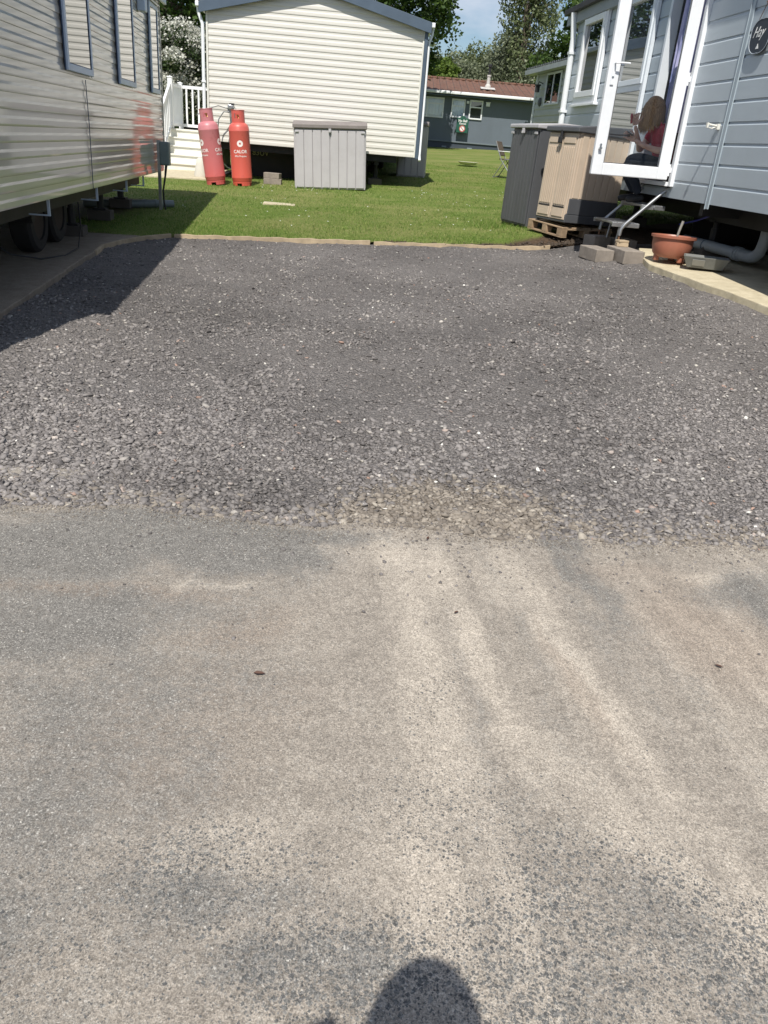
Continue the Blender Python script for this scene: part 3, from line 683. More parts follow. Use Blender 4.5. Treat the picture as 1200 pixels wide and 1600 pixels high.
# daisies
n = 110; x = RNG.uniform(-3.4, 2.0, n); y = edge(x)+RNG.uniform(.2, 1, n)**1.5*7; k = fbm(x*1.1, y*.9, 95) > .47; x, y = x[k], y[k]; n = len(x)
r_ = RNG.uniform(.006, .012, n); z = G(x, y)+.032; V = []; F = []
for i in range(n):
    b = len(V); 
    for j in range(7): V.append((x[i]+r_[i]*math.cos(j*.9), y[i]+r_[i]*math.sin(j*.9), z[i]+.004*math.sin(j*2.)))
    for j in range(1, 6): F.append((b, b+j, b+j+1))
M['daisy'] = simple('daisy_white', (.8, .8, .75), .7)
o = npmesh('daisies', np.array(V), np.array(F), M['daisy']); tag(o, 'tiny white daisies dotted over the lawn', 'flowers', kind='stuff')

# ------------------------------------------------------------------ caravan kit
def siding(z0, z1, p, prof, top=None):
    """vertical profile list of (offset, z)"""
    L = []; z = z0
    while z < z1-1e-4:
        for o_, t in prof:
            zz = z+t*p
            if zz > z1: break
            L.append((o_, zz))
        z += p
    return L
PF_L = [(.011, 0), (.0125, .10), (.0115, .42), (.0065, .60), (.0055, .97)]
PF_M = [(.012, 0), (.0135, .10), (.0115, .45), (.0055, .66), (.0045, .97)]
PF_R = [(.014, 0), (.015, .82), (.005, .91), (.003, .99)]
def wall_x(name, xw, y0, y1, z0, z1, p, prof, mat, parent, side=1, cut=None):
    """wall lying in a plane x=xw, offset outwards by side*offset"""
    L = siding(z0, z1, p, prof); V = []; F = []
    for i, (o_, z) in enumerate(L):
        ye = y1
        if cut: ye = y1-cut(z-z0)
        V += [(xw+side*o_, y0, z), (xw+side*o_, ye, z)]
    for i in range(len(L)-1): F.append((2*i, 2*i+1, 2*i+3, 2*i+2))
    mb = MB(); mb.add(V, F); return mb.build(name, mat, parent, normals=False)
def gable_y(name, yw, x0, x1, z0, ze, zr, p, prof, mat, parent, side=-1):
    """gable end lying in plane y=yw, siding up to the slopes"""
    L = siding(z0, zr, p, prof); V = []; F = []; xm = (x0+x1)/2
    for o_, z in L:
        t = max(0, (z-ze)/(zr-ze)); a = x0+(xm-x0)*t; b = x1+(xm-x1)*t
        V += [(a, yw+side*o_, z), (b, yw+side*o_, z)]
    for i in range(len(L)-1): F.append((2*i, 2*i+1, 2*i+3, 2*i+2))
    return MB().add(V, F).build(name, mat, parent, normals=False)
def window_x(xw, y0, y1, z0, z1, parent, frame_mat, mull=(), trans=(), fr=.05, depth=.045, side=1, glass='glassd', edge_mat=None, curtain=None, sash=False):
    """window in a wall plane x=xw facing side*x; frame > panes etc. returns frame"""
    f = MB(); s = side; X0 = xw+s*.006; X1 = xw+s*depth
    def bar(ya, yb, za, zb, x1=X1): f.bb((X0, ya, za), (x1, yb, zb))
    bar(y0, y0+fr, z0, z1); bar(y1-fr, y1, z0, z1); bar(y0+fr, y1-fr, z0, z0+fr); bar(y0+fr, y1-fr, z1-fr, z1)
    for q in mull: bar(q-fr*.4, q+fr*.4, z0+fr, z1-fr)
    for q in trans: bar(y0+fr, y1-fr, q-fr*.5, q+fr*.5)
    if sash:
        za = trans[0]+fr*.5 if trans else z0+fr
        for a in ((y0+fr*.7, y0+fr*1.6, za, z1-fr*.7), (y1-fr*1.6, y1-fr*.7, za, z1-fr*.7), (y0+fr*1.6, y1-fr*1.6, za, za+fr*.9), (y0+fr*1.6, y1-fr*1.6, z1-fr*1.6, z1-fr*.7)): bar(*a, xw+s*(depth+.018))
    w_ = f.build('window', frame_mat, parent, bevel=.004)
    X2 = xw+s*.026
    g_ = MB(); g_.add([(X2, y0+fr*.9, z0+fr*.9), (X2, y1-fr*.9, z0+fr*.9), (X2, y1-fr*.9, z1-fr*.9), (X2, y0+fr*.9, z1-fr*.9)], [(0, 1, 2, 3)]); g_.build('pane', M[glass], w_, normals=False)
    if edge_mat:
        e = MB(); t = .007; X3 = xw+s*(depth*.45)
        e.bb((X0, y0-t, z0-t*.6), (X3, y0, z1)); e.bb((X0, y1, z0-t*.6), (X3, y1+t, z1))
        for q_ in (y0+fr, y1-fr-t): e.bb((xw+s*.0265, q_, z0+fr), (xw+s*.031, q_+t, z1-fr))
        e.bb((xw+s*.0265, y0+fr+t, z0+fr), (xw+s*.031, y1-fr-t, z0+fr+t))
        e.build('gasket', edge_mat, w_)
    return w_
def wheel_obj(parent, c, r, w_, axis='x', rim='galv'):
    Mx = Matrix.Translation(Vector(c)) @ (Matrix.Rotation(R(90), 4, 'Y') if axis == 'x' else Matrix.Rotation(R(90), 4, 'X'))
    root = MB().lathe([(r*.62, -w_/2), (r*.9, -w_/2), (r, -w_*.36), (r, w_*.36), (r*.9, w_/2), (r*.62, w_/2), (r*.6, w_*.3), (r*.6, -w_*.3), (r*.62, -w_/2)], 28, Mx, cap=False).build('wheel', M['rubber'], parent, smooth=True)
    MB().lathe([(r*.60, -w_*.42), (r*.52, -w_*.2), (r*.3, -w_*.12), (r*.12, -w_*.3), (r*.1, w_*.3), (r*.3, w_*.12), (r*.52, w_*.2), (r*.60, w_*.42)], 24, Mx).build('rim', M[rim], root, smooth=True)
    return root
def jack(parent, x, y, zt, zb, mat='black', block=True, r=.03):
    mb = MB(); mb.tube([(x, y, zb+.12), (x, y, zt)], r, 10); mb.box((x, y, zt-.01), (.12, .12, .02)); mb.box((x, y, zb+.13), (.16, .16, .02))
    mb.tube([(x, y, zb+.14), (x, y, zb+.3)], r*1.5, 8)
    j = mb.build('leg', M[mat], parent)
    if block: MB().box((x, y, zb+.06), (.28, .22, .12)).build('block', M['darkblock'], j, bevel=.006)
    return j
def roof_gable(x0, x1, y0, y1, ze, zr, th, mat, parent, oh=.08, name='roof'):
    xm = (x0+x1)/2; k = (zr-ze)/(xm-x0); xa, xb = x0-oh, x1+oh; zl = ze-k*oh
    poly = [(xa, zl), (xm, zr), (xb, zl), (xb, zl+th), (xm, zr+th), (xa, zl+th)]
    return MB().prism(poly, 'y', y0-oh, y1+oh).build(name, mat, parent)
M['darkblock'] = simple('dark_concrete', (.09, .08, .07), .9, var=.2, bump=.5)
M['rooftop'] = simple('grey_sheet_roof', (.12, .13, .14), .6, var=.15, dirt=.2)

# ------------------------------------------------------------------ left caravan
oz = .30
LC = thing('static_caravan', 'glossy cream static caravan along the left with narrow upright windows', 'caravan', (-3.619, 12.1, oz), R(7.4486), group='static caravans around the pad')
b0, e0 = .835-oz, 3.02-oz; yN, yF = -8.3, .52; W = 3.05
cutf = lambda h: max(0, .17-h*1.1)**1.5*2.2 if h < .17 else 0
wall_x('wall', 0, yN, yF, b0, e0, .1055, PF_L, M['sid_l'], LC, 1, cutf)
mb = MB(); mb.bb((-W, yN, b0+.005), (-.004, yN+.02, e0)); mb.bb((-W, yF-.19, b0+.06), (-.006, yF-.012, e0)); mb.bb((-W, yN, b0), (-W+.02, yF-.02, e0)); mb.build('end_wall', M['sid_l'], LC)
MB().bb((-W+.03, yN+.03, b0+.012), (-.02, yF-.21, b0+.05)).build('floor', M['black'], LC)
MB().prism([(-W, e0), (-W/2, e0+.42), (0, e0)], 'y', yN+.01, yF-.02).build('gable_panel', M['sid_l'], LC)
roof_gable(-W, 0, yN, yF, e0+.005, e0+.43, .05, M['rooftop'], LC, .07)
MB().bb((.062, yN-.06, e0-.075), (.105, yF+.06, e0-.002)).build('gutter', M['bluefr'], LC, bevel=.006)
mb = MB(); mb.bb((-.02, yF-.015, b0+.16), (.02, yF+.012, e0)); mb.build('corner_trim', M['sid_l'], LC, bevel=.004)
mb = MB(); mb.tube([(.02, -4.0, b0), (.022, -3.98, b0+.55), (.02, -3.99, b0+.93)], .004, 5); mb.build('panel_seam', M['blueedge'], LC)
for (a, b, z0_) in ((-4.66, -3.76, 1.805), (-2.53, -1.62, 1.815), (-.48, .14, 1.82)):
    wd = window_x(.014, a, b, z0_-oz, 2.86-oz, LC, M['bluefr'], fr=.055, depth=.035, side=1, edge_mat=M['blueedge'])
    MB().bb((.018, a-.02, 2.865-oz), (.075, b+.03, 2.885-oz)).build('hood', M['sid_l'], wd, bevel=.003)
MB().bb((.017, -1.17, 2.66-oz), (.11, -1.0, 2.95-oz)).build('vent_box', M['bluefr'], LC, bevel=.01)
mb = MB()
for x_ in (-.35, -2.7): mb.bb((x_-.04, yN+.2, b0-.19), (x_+.04, yF-.35, b0+.008))
for y_ in (-7.6, -6.1, -3.0, -1.2, .1): mb.bb((-2.66, y_-.03, b0-.12), (-.40, y_+.03, b0+.006))
mb.build('chassis', M['black'], LC)
for y_ in (-6.9, -5.2, -3.5, -2.0, -.9): 
    mb = MB(); mb.bb((-.05, y_-.12, b0-.13), (-.030, y_-.10, b0-.003)); mb.bb((-.20, y_-.12, b0-.142), (-.030, y_-.10, b0-.1305)); mb.build('bracket', M['bluefr'], LC)
for y_ in (-4.12, -3.42): wheel_obj(LC, (-.58, y_, g(-3.6, 12.1+y_)-oz+.31), .31, .2, rim='rustshade')
MB().tube([(-.42, -4.5, b0-.25), (-2.6, -4.5, b0-.25)], .05, 8).build('axle', M['black'], LC)
MB().bb((-2.9, yN+.1, b0-.6), (-2.87, yF-3.3, b0-.005)).build('added_shade_board', M['black'], LC)  # board added to keep light out from under the left caravan
for y_ in (-7.2, -2.9, -1.5, -.25): jack(LC, -.5, y_, b0-.19, g(-4, 12.1+y_)-oz)
for y_ in (-6.5, -2.2, -.6): jack(LC, -2.6, y_, b0-.19, g(-6, 12.1+y_)-oz)

# ------------------------------------------------------------------ middle caravan (gable end towards the pad)
oz = .55
MC = thing('static_caravan', 'cream static caravan seen end on behind the red gas cylinders', 'caravan', (-4.078, 17.0, oz), R(3.8), group='static caravans around the pad')
W = 4.10; b0, e0, zr = 1.235-oz, 3.50-oz, 3.985-oz; Lm = 10.5
gable_y('end_wall', 0, .0, W, b0, e0, zr, .1125, PF_M, M['sid_m'], MC, -1)
wall_x('wall', W, 0, Lm, b0, e0, .1125, PF_M, M['sid_m'], MC, 1)
wall_x('wall', 0, 0, Lm, b0, e0, .1125, PF_M, M['sid_m'], MC, -1)
mb = MB(); mb.bb((.02, Lm-.02, b0), (W-.02, Lm, e0)); mb.build('rear_wall', M['sid_m'], MC)
MB().bb((.03, .03, b0+.01), (W-.03, Lm-.05, b0+.05)).build('floor', M['black'], MC)
xm = W/2
roof_gable(0, W, 0, Lm, e0+.01, zr+.01, .06, M['rooftop'], MC, .10)
k = (zr-e0)/xm
fas = MB()
for sgn in (0, 1):
    xa = -.11 if sgn == 0 else W+.11
    za = e0-k*.11
    poly = [(xa, za-.105), (xm, zr-.105), (xm, zr+.075), (xa, za+.075)]
    fas.prism(poly, 'y', -.135, -.103)
fas.build('fascia', M['fascia'], MC, bevel=.004)
mb = MB(); mb.bb((W+.0, -.055, b0-.02), (W+.065, .03, e0-.06)); mb.build('corner_trim', M['fascia'], MC, bevel=.004)
for a, b in ((W-.03, W-.002), (.002, .035)): MB().bb((a, -.03, b0), (b, -.018, e0-.03)).build('edge_trim', M['vinyl'], MC)
for a, b in ((W+.105, W+.175), (-.175, -.105)): MB().bb((a, -.12, e0-.03), (b, Lm, e0+.05)).build('gutter', M['white'], MC, bevel=.01)
dp = MB(); dp.tube([(W+.15, .06, e0-.02), (W+.14, .04, e0-.14), (W+.095, .03, e0-.26), (W+.095, .03, b0+.05), (W+.1, -.04, b0-.05)], .026, 10); dp.build('downpipe', M['white'], MC, smooth=True)
dp = MB(); dp.tube([(-.14, -.02, e0-.02), (-.13, -.02, e0-.12), (-.06, -.03, e0-.3), (-.05, -.03, b0+.02)], .032, 10); dp.box((-.05, -.03, b0+1.02), (.08, .08, .03)); dp.build('downpipe', M['white'], MC, smooth=True)
mb = MB()
for x_ in (.6, W-.75): mb.bb((x_-.045, .2, b0-.2), (x_+.045, Lm-.3, b0+.008))
for y_ in (.15, 2.6, 5.0, 7.5): mb.bb((.1, y_-.04, b0-.13), (W-.35, y_+.04, b0+.006))
mb.build('chassis', M['black'], MC)
for (x_, y_) in ((.68, .35), (W-.75, .5), (.68, 4.2), (W-.75, 4.2), (2.0, 3.2)): jack(MC, x_, y_, b0-.13, g(-4+x_, 17+y_)-oz)
wheel_obj(MC, (.55, 5.2, g(-3.4, 22.2)-oz+.33), .33, .2); wheel_obj(MC, (W-.55, 5.2, g(0, 22.2)-oz+.33), .33, .2)
# shaded underside board with chalked number
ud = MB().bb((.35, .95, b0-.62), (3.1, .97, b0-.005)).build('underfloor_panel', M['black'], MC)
def text_mesh(body, size, mat, name='lettering', shear=0, extrude=.0015, bold=0.0, spacing=1.0):
    cu = bpy.data.curves.new(name, 'FONT'); cu.body = body; cu.size = size; cu.align_x = 'CENTER'; cu.align_y = 'CENTER'; cu.shear = shear
    cu.extrude = extrude; cu.offset = bold; cu.resolution_u = 3; cu.space_character = spacing
    ob = bpy.data.objects.new('tmp', cu); C.objects.link(ob)
    dg = bpy.context.evaluated_depsgraph_get(); me = bpy.data.meshes.new_from_object(ob.evaluated_get(dg)); bpy.data.objects.remove(ob)
    me.name = name; me.materials.clear(); me.materials.append(mat)
    o = bpy.data.objects.new(name, me); C.objects.link(o); return o
M['chalk'] = simple('chalk_yellow', (.42, .42, .26), .8)
t = text_mesh('83UV', .15, M['chalk']); t.parent = MC; t.location = (.93, .944, b0-.17); t.rotation_euler = (R(90), 0, 0)

# ------------------------------------------------------------------ right caravan
oz = .45
RC = thing('static_caravan', 'blue grey clad static caravan with its white glazed door open', 'caravan', (2.884, 9.5, oz), R(6.693), group='static caravans around the pad')
b0, e0 = 1.143-oz, 3.47-oz; yN, yF = -7.2, 4.60; W = 3.6; pt = .1862
d0, d1, dz0, dz1 = .035, .90, 1.30-oz, 3.27-oz     # doorway
wall_x('wall', 0, yN, d0, b0, e0, pt, PF_R, M['sid_r'], RC, -1)
wall_x('wall', 0, d1, yF, b0, e0, pt, PF_R, M['sid_r'], RC, -1)
wall_x('wall', 0, d0, d1, dz1+.05, e0, .14, PF_R, M['sid_r'], RC, -1)
wall_x('wall', 0, d0, d1, b0, dz0-.045, .1, PF_R, M['sid_r'], RC, -1)
mb = MB(); mb.bb((0, yN, b0), (W, yN+.02, e0)); mb.bb((.001, yF-.02, b0), (W, yF-.001, e0)); mb.bb((W-.02, yN+.02, b0), (W, yF-.02, e0)); mb.build('end_wall', M['sid_r'], RC)
mb = MB(); mb.bb((.03, yN+.03, b0+.01), (W-.03, yF-.03, b0+.06)); mb.build('floor', M['black'], RC)
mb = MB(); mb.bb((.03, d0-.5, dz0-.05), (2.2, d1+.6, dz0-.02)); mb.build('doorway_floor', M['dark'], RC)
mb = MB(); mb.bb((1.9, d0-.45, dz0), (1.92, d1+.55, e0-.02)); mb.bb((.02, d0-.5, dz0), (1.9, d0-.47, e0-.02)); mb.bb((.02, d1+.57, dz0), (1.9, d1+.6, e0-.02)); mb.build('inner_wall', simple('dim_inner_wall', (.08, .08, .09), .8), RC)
MB().prism([(0, e0), (W/2, e0+.5), (W, e0)], 'y', yN+.01, yF-.01).build('gable_panel', M['sid_r'], RC)
roof_gable(0, W, yN, yF+.25, e0+.006, e0+.51, .06, M['rooftop'], RC, .06)
mb = MB(); mb.bb((-.085, yN-.1, e0-.16), (-.06, yF+.42, e0+.05)); mb.bb((-.06, yN-.1, e0-.16), (-.021, yF+.42, e0-.14)); mb.bb((-.085, yF+.10, e0-.16), (.5, yF+.42, e0-.14)); mb.build('soffit', simple('grey_soffit', (.26, .29, .31), .5, var=.08), RC, bevel=.004)
mb = MB(); mb.bb((-.15, yN-.1, e0-.02), (-.0855, yF+.42, e0+.06)); mb.build('gutter', M['black'], RC, bevel=.01)
dp = MB(); dp.tube([(-.12, yF-.02, e0-.02), (-.11, yF-.02, e0-.1), (-.07, yF-.02, e0-.36), (-.06, yF-.02, b0+.05)], .045, 12)
for z_ in (e0-.55, e0-1.35, e0-1.9): dp.box((-.05, yF-.02, z_), (.13, .11, .035))
dp.build('downpipe', M['white'], RC, smooth=True)
st = MB(); st.bb((-.026, -.985, b0-.045), (-.0145, -.925, e0-.2)); st.bb((-.034, -.93, b0-.05), (-.0265, -.922, e0-.2)); st.build('joint_strip', simple('pale_grey_strip', (.36, .42, .46), .4, var=.05, dirt=.1), RC, bevel=.002)
hk = MB(); hk.box((-.028, -.80, 1.845-oz), (.028, .05, .05)); hk.tube([(-.035, -.80, 1.85-oz), (-.13, -.80, 1.86-oz)], .010, 8); hk.box((-.135, -.80, 1.852-oz), (.016, .03, .045)); hk.tube([(-.05, -.80, 1.84-oz), (-.085, -.80, 1.825-oz), (-.115, -.80, 1.83-oz)], .006, 6); hk.build('door_holdback', M['vinyl'], RC)
# door frame and open leaf
df = MB(); X0, X1 = -.055, .06
df.bb((X0, d0-.07, dz0-.045), (X1, d0, dz1+.05)); df.bb((X0, d1, dz0-.045), (X1, d1+.06, dz1+.05)); df.bb((X0, d0, dz1), (X1, d1, dz1+.05)); df.bb((X0-.03, d0, dz0-.045), (X1, d1, dz0))
dfo = df.build('door_frame', M['white'], RC, bevel=.006)
for z_ in (dz0+.12, dz0+1.0, dz1-.15):
    hg = MB(); hg.tube([(-.075, d0-.012, z_-.06), (-.075, d0-.012, z_+.06)], .013, 8); hg.box((-.06, d0-.012, z_), (.03, .03, .05)); hg.build('hinge', M['white'], dfo)
# leaf: perpendicular to the wall; local x from -.09 (hinge) to -.97
lx0, lx1 = -.955, -.085; ly0, ly1 = .0, .062; lz0, lz1 = 1.318-oz, 3.24-oz
st_ = .122; lf = MB()
lf.bb((lx0, ly0, lz0), (lx0+st_, ly1, lz1)); lf.bb((lx1-st_, ly0, lz0), (lx1, ly1, lz1))
lf.bb((lx0+st_, ly0, lz0), (lx1-st_, ly1, lz0+st_)); lf.bb((lx0+st_, ly0, lz1-st_), (lx1-st_, ly1, lz1))
leaf = lf.build('door_leaf', M['white'], RC, bevel=.009)
MB().add([(lx0+st_-.004, .027, lz0+st_-.004), (lx1-st_+.004, .027, lz0+st_-.004), (lx1-st_+.004, .027, lz1-st_+.004), (lx0+st_-.004, .027, lz1-st_+.004)], [(0, 1, 2, 3)]).build('glass_pane', M['glass'], leaf, normals=False)
gk = MB(); t_ = .008
a0, a1, c0, c1 = lx0+st_, lx1-st_, lz0+st_, lz1-st_
gk.bb((a0, .012, c0), (a0+t_, .022, c1)); gk.bb((a1-t_, .012, c0), (a1, .022, c1)); gk.bb((a0+t_, .012, c0), (a1-t_, .022, c0+t_)); gk.build('gasket', simple('dark_gasket', (.09, .09, .10), .6), leaf)
hz = 2.38-oz; hx = lx0+.055
hn = MB(); hn.bb((hx-.018, -.012, hz-.2), (hx+.018, -.001, hz+.04)); hn.tube([(hx, -.01, hz), (hx, -.055, hz), (hx+.03, -.06, hz+.002), (hx+.145, -.06, hz+.003)], .0095, 8); hn.tube([(hx, .06, hz), (hx, .11, hz), (hx+.03, .115, hz), (hx+.145, .115, hz)], .0095, 8)
hn.build('handle', M['white'], leaf, bevel=.002)
MB().tube([(hx, -.014, hz-.13), (hx, -.004, hz-.13)], .012, 10).build('lock_barrel', M['chrome'], leaf)
bl = MB(); bl.box((lx0+.052, -.014, 1.60-oz), (.022, .022, .05)); bl.box((lx0+.052, -.02, 1.58-oz), (.034, .03, .018)); bl.build('latch', M['chrome'], leaf, bevel=.003)
# windows beyond the door
window_x(-.014, 1.33, 2.42, 1.50-oz, 3.36-oz, RC, M['white'], trans=(2.30-oz,), fr=.07, depth=.05, side=-1, sash=True)
wB = window_x(-.014, 3.10, 4.14, 2.20-oz, 3.36-oz, RC, M['white'], fr=.085, depth=.05, side=-1, sash=True)
MB().bb((-.085, 3.05, 2.165-oz), (-.016, 4.19, 2.198-oz)).build('sill', M['white'], wB, bevel=.004)
# chassis, wheels, legs
mb = MB()
for x_ in (.55, W-.6): mb.bb((x_-.045, yN+.2, b0-.2), (x_+.045, yF-.3, b0+.008))
for y_ in (-6.5, -4.2, -2.4, -.6, 1.6, 3.6): mb.bb((.1, y_-.04, b0-.13), (W-.1, y_+.04, b0+.006))
mb.build('chassis', M['black'], RC)
for y_ in (-1.9, -1.15): wheel_obj(RC, (1.25, y_, g(4.2, 9.5+y_)-oz+.31), .31, .2, rim='rustshade')
MB().bb((W-.5, yN+.1, b0-.72), (W-.47, yF-.1, b0-.005)).build('added_shade_board', M['black'], RC)  # far side board added to block light and darken the underside
MB().bb((.9, 1.2, b0-.70), (W-.5, 1.23, b0-.005)).build('added_shade_board', M['black'], RC)  # cross board, also added so the space underneath goes dark
for (x_, y_) in ((.55, -5.5), (.55, -.1), (.55, 2.3), (.55, 4.0), (W-.6, -4), (W-.6, -.5), (W-.6, 3.0)): jack(RC, x_, y_, b0-.19, g(2.9+x_, 9.5+y_)-oz)
# curtain at the hinge side of the doorway
def drape(x0, x1, y, z0, z1, amp, waves, mat, name, parent, along='x'):
    n = 60; V = []; F = []
    for i in range(n+1):
        t = i/n; o_ = amp*math.sin(t*waves*2*math.pi)+amp*.4*math.sin(t*waves*4.7+1)
        for j in range(9):
            z = z1+(z0-z1)*j/8; sh = .012*math.sin(j*.9+t*5)
            V.append((x0+(x1-x0)*t+sh, y+o_, z) if along == 'x' else (y+o_, x0+(x1-x0)*t+sh, z))
    for i in range(n):
        for j in range(8): b = i*9+j; F.append((b, b+9, b+10, b+1))
    o = MB().add(V, F).build(name, mat, parent, smooth=True, normals=False); 
    sm = o.modifiers.new('solid', 'SOLIDIFY'); sm.thickness = .003; return o
drape(d0+.08, d0+.66, .02, 1.80-oz, dz1-.02, .028, 6, M['purple'], 'curtain', RC, 'y')

# ------------------------------------------------------------------ grey green caravan further back
oz = .9
FC = thing('static_caravan', 'pale grey green static caravan with a black coach lamp by its window', 'caravan', (3.13, 24.0, oz), R(8.5), group='static caravans around the pad')
b0, e0 = 1.45-oz, 3.50-oz; yN = -6.2; W = 3.8
wall_x('wall', 0, yN, 0, b0, e0, .16, [(.016, 0), (.018, .1), (.012, .6), (.004, .8), (.003, .97)], M['sid_f'], FC, -1)
gable_y('end_wall', yN, 0, W, b0, e0, e0+.5, .16, PF_L, M['sid_f'], FC, -1)
mb = MB(); mb.bb((0, -.02, b0), (W, 0, e0)); mb.build('rear_wall', M['sid_f'], FC); MB().bb((W-.02, yN, b0), (W, -.021, e0)).build('side_wall', M['sid_f'], FC)
MB().prism([(0, e0), (W/2, e0+.5), (W, e0)], 'y', -.03, -.01).build('gable_panel', M['sid_f'], FC)
rf = roof_gable(0, W, yN, .25, e0+.03, e0+.55, .05, simple('dark_tiled_sheet', (.11, .11, .105), .8, var=.3, vscale=20), FC, .25)
mb = MB()
for i in range(44): mb.box((-.245+.01, yN-.2+i*.155, e0+.045), (.06, .08, .035), rot=(0, -.26, 0))
mb.build('roof_edge_tiles', M['rooftop'], FC)
mb = MB(); mb.bb((-.26, yN-.2, e0-.10), (-.23, .45, e0+.01)); mb.bb((-.23, yN-.2, e0-.10), (-.02, .45, e0-.085)); mb.build('soffit', simple('pale_soffit', (.34, .37, .36), .5), FC)
mb = MB(); mb.bb((-.06, -.09, b0-.2), (-.015, -.02, e0-.1)); mb.build('downpipe', M['white'], FC, bevel=.008)
wf = window_x(-.014, -2.15, -.95, 2.64-oz, 3.30-oz+.08, FC, M['white'], mull=(-1.55,), fr=.05, depth=.04, side=-1)
lm = MB(); lm.tube([(-.02, -.62, 3.16-oz), (-.14, -.62, 3.20-oz), (-.16, -.62, 3.12-oz)], .012, 6); lm.box((-.16, -.62, 3.03-oz), (.09, .09, .15)); lm.box((-.16, -.62, 3.12-oz), (.13, .13, .03)); lm.build('wall_lamp', M['black'], FC)
Mx = Matrix.Translation((-.03, -.55, 2.74-oz)) @ Matrix.Rotation(R(-90), 4, 'Y')
MB().lathe([(.105, -.015), (.105, .01), (.07, .03), (.01, .035)], 20, Mx).build('round_vent', simple('dark_grey_vent', (.08, .085, .09), .5), FC)
mb = MB()
mb.bb((.3, yN+.3, b0-.2), (.4, -.2, b0+.006)); mb.bb((W-.4, yN+.3, b0-.2), (W-.3, -.2, b0+.006)); mb.build('chassis', M['black'], FC)
for (x_, y_) in ((.35, -.5), (.35, -3), (.35, -5.7), (W-.35, -1), (W-.35, -5)): jack(FC, x_, y_, b0-.15, g(3.2+x_, 24+y_)-oz)

# ------------------------------------------------------------------ dark blue lodge
oz = 1.43
BL = thing('lodge', 'long slate blue lodge with red brown tiled roof beyond the lawn', 'building', (-9.0, 37.2, oz), R(0.8))
x1 = 19.5; zt = 3.50-oz
q0 = .30
mb = MB(); mb.bb((0, 0, q0), (x1, .1, zt)); mb.bb((0, .1, q0), (.1, 7.5, zt)); mb.bb((x1-.1, .1, q0), (x1, 7.5, zt)); mb.bb((.1, 7.4, q0), (x1-.1, 7.5, zt)); mb.build('wall', M['sid_b'], BL)
MB().bb((.02, .02, -.35), (x1-.02, 7.48, q0-.004)).build('skirting', M['plinth'], BL)
MB().bb((-.02, -.03, q0-.02), (x1+.02, -.003, q0+.03)).build('skirting_rail', simple('grey_rail', (.16, .19, .21), .5), BL)
pit = (4.30-3.56)/3.75
def lodge_roof():
    V = []; F = []; n = int((x1+.8)/.05); cols = [(-.4+i*.05) for i in range(n+1)]
    rows = [(-.45+ i*.30) for i in range(15)]
    for j, yy in enumerate(rows):
        for i, xx in enumerate(cols):
            zz = zt+.06+(yy+.45)*pit*.92+.022*math.sin(xx/.15*math.pi)+0
            V.append((xx, yy, zz))
    nn = len(cols)
    for j in range(len(rows)-1):
        for i in range(n): b = j*nn+i; F.append((b, b+1, b+nn+1, b+nn))
    return MB().add(V, F).build('roof', M['tile'], BL, smooth=True)
rfo = lodge_roof()
zrg = zt+.06+4.2*pit*.92
MB().add([(-.4, 3.75, zrg), (x1+.4, 3.75, zrg), (x1+.4, 7.95, zt+.06), (-.4, 7.95, zt+.06)], [(0, 1, 2, 3)]).build('rear_roof', M['tile'], BL)
mb = MB()
for i in range(62): mb.tube([(-.4+i*.33, 3.75, zrg+.02), (-.4+i*.33+.30, 3.75, zrg+.02)], .06, 8)
mb.build('ridge_tiles', M['tile'], BL)
MB().bb((-.4, -.50, zt+.0), (x1+.4, -.44, zt+.11)).build('gutter', M['white'], BL, bevel=.02)
MB().bb((-.4, -.44, zt-.06), (x1+.4, -.003, zt-.03)).build('soffit', M['fascia'], BL)
def window_y(x0, x1_, z0, z1, parent, mull=(), trans=(), fr=.055, curtain=False, yw=0.0):
    f = MB(); Y0, Y1 = yw-.004, yw-.05
    def bar(a, b, c_, d): f.bb((a, Y1, c_), (b, Y0, d))
    bar(x0, x0+fr, z0, z1); bar(x1_-fr, x1_, z0, z1); bar(x0+fr, x1_-fr, z0, z0+fr); bar(x0+fr, x1_-fr, z1-fr, z1)
    for q in mull: bar(q-fr*.5, q+fr*.5, z0+fr, z1-fr)
    for (a, b, q) in trans: bar(a, b, q-fr*.5, q+fr*.5)
    w_ = f.build('window', M['white'], parent, bevel=.006)
    MB().bb((x0+fr*.5, yw-.014, z0+fr*.5), (x1_-fr*.5, yw-.010, z1-fr*.5)).build('pane', M['glassd'] if not curtain else M['dark'], w_)
    if curtain:
        o = drape(x0+fr, x1_-fr, yw-.024, z0+fr, z1-fr, .006, 7*(x1_-x0), M['net'], 'curtain', w_)
        MB().add([(x0+fr*.6, yw-.038, z0+fr*.6), (x1_-fr*.6, yw-.038, z0+fr*.6), (x1_-fr*.6, yw-.038, z1-fr*.6), (x0+fr*.6, yw-.038, z1-fr*.6)], [(0, 1, 2, 3)]).build('glass', M['glass'], w_, normals=False)
    return w_
ox = 9.0
window_y(ox-.30, ox+1.08, 2.60-oz, 3.37-oz, BL, mull=(ox+.38,), trans=((ox+.41, ox+1.02, 3.13-oz),), curtain=True)
window_y(ox+1.40, ox+1.98, 2.66-oz, 3.37-oz, BL, trans=((ox+1.45, ox+1.93, 3.10-oz),), curtain=True)
window_y(ox+2.16, ox+2.72, 2.64-oz, 3.37-oz, BL, trans=((ox+2.2, ox+2.66, 3.10-oz),))
window_y(ox-6.2, ox-5.0, 2.60-oz, 3.37-oz, BL, mull=(ox-5.6,), curtain=True)
mb = MB(); mb.box((ox+2.07, -.07, 3.27-oz), (.11, .13, .10)); mb.build('wall_light', M['white'], BL, bevel=.01)
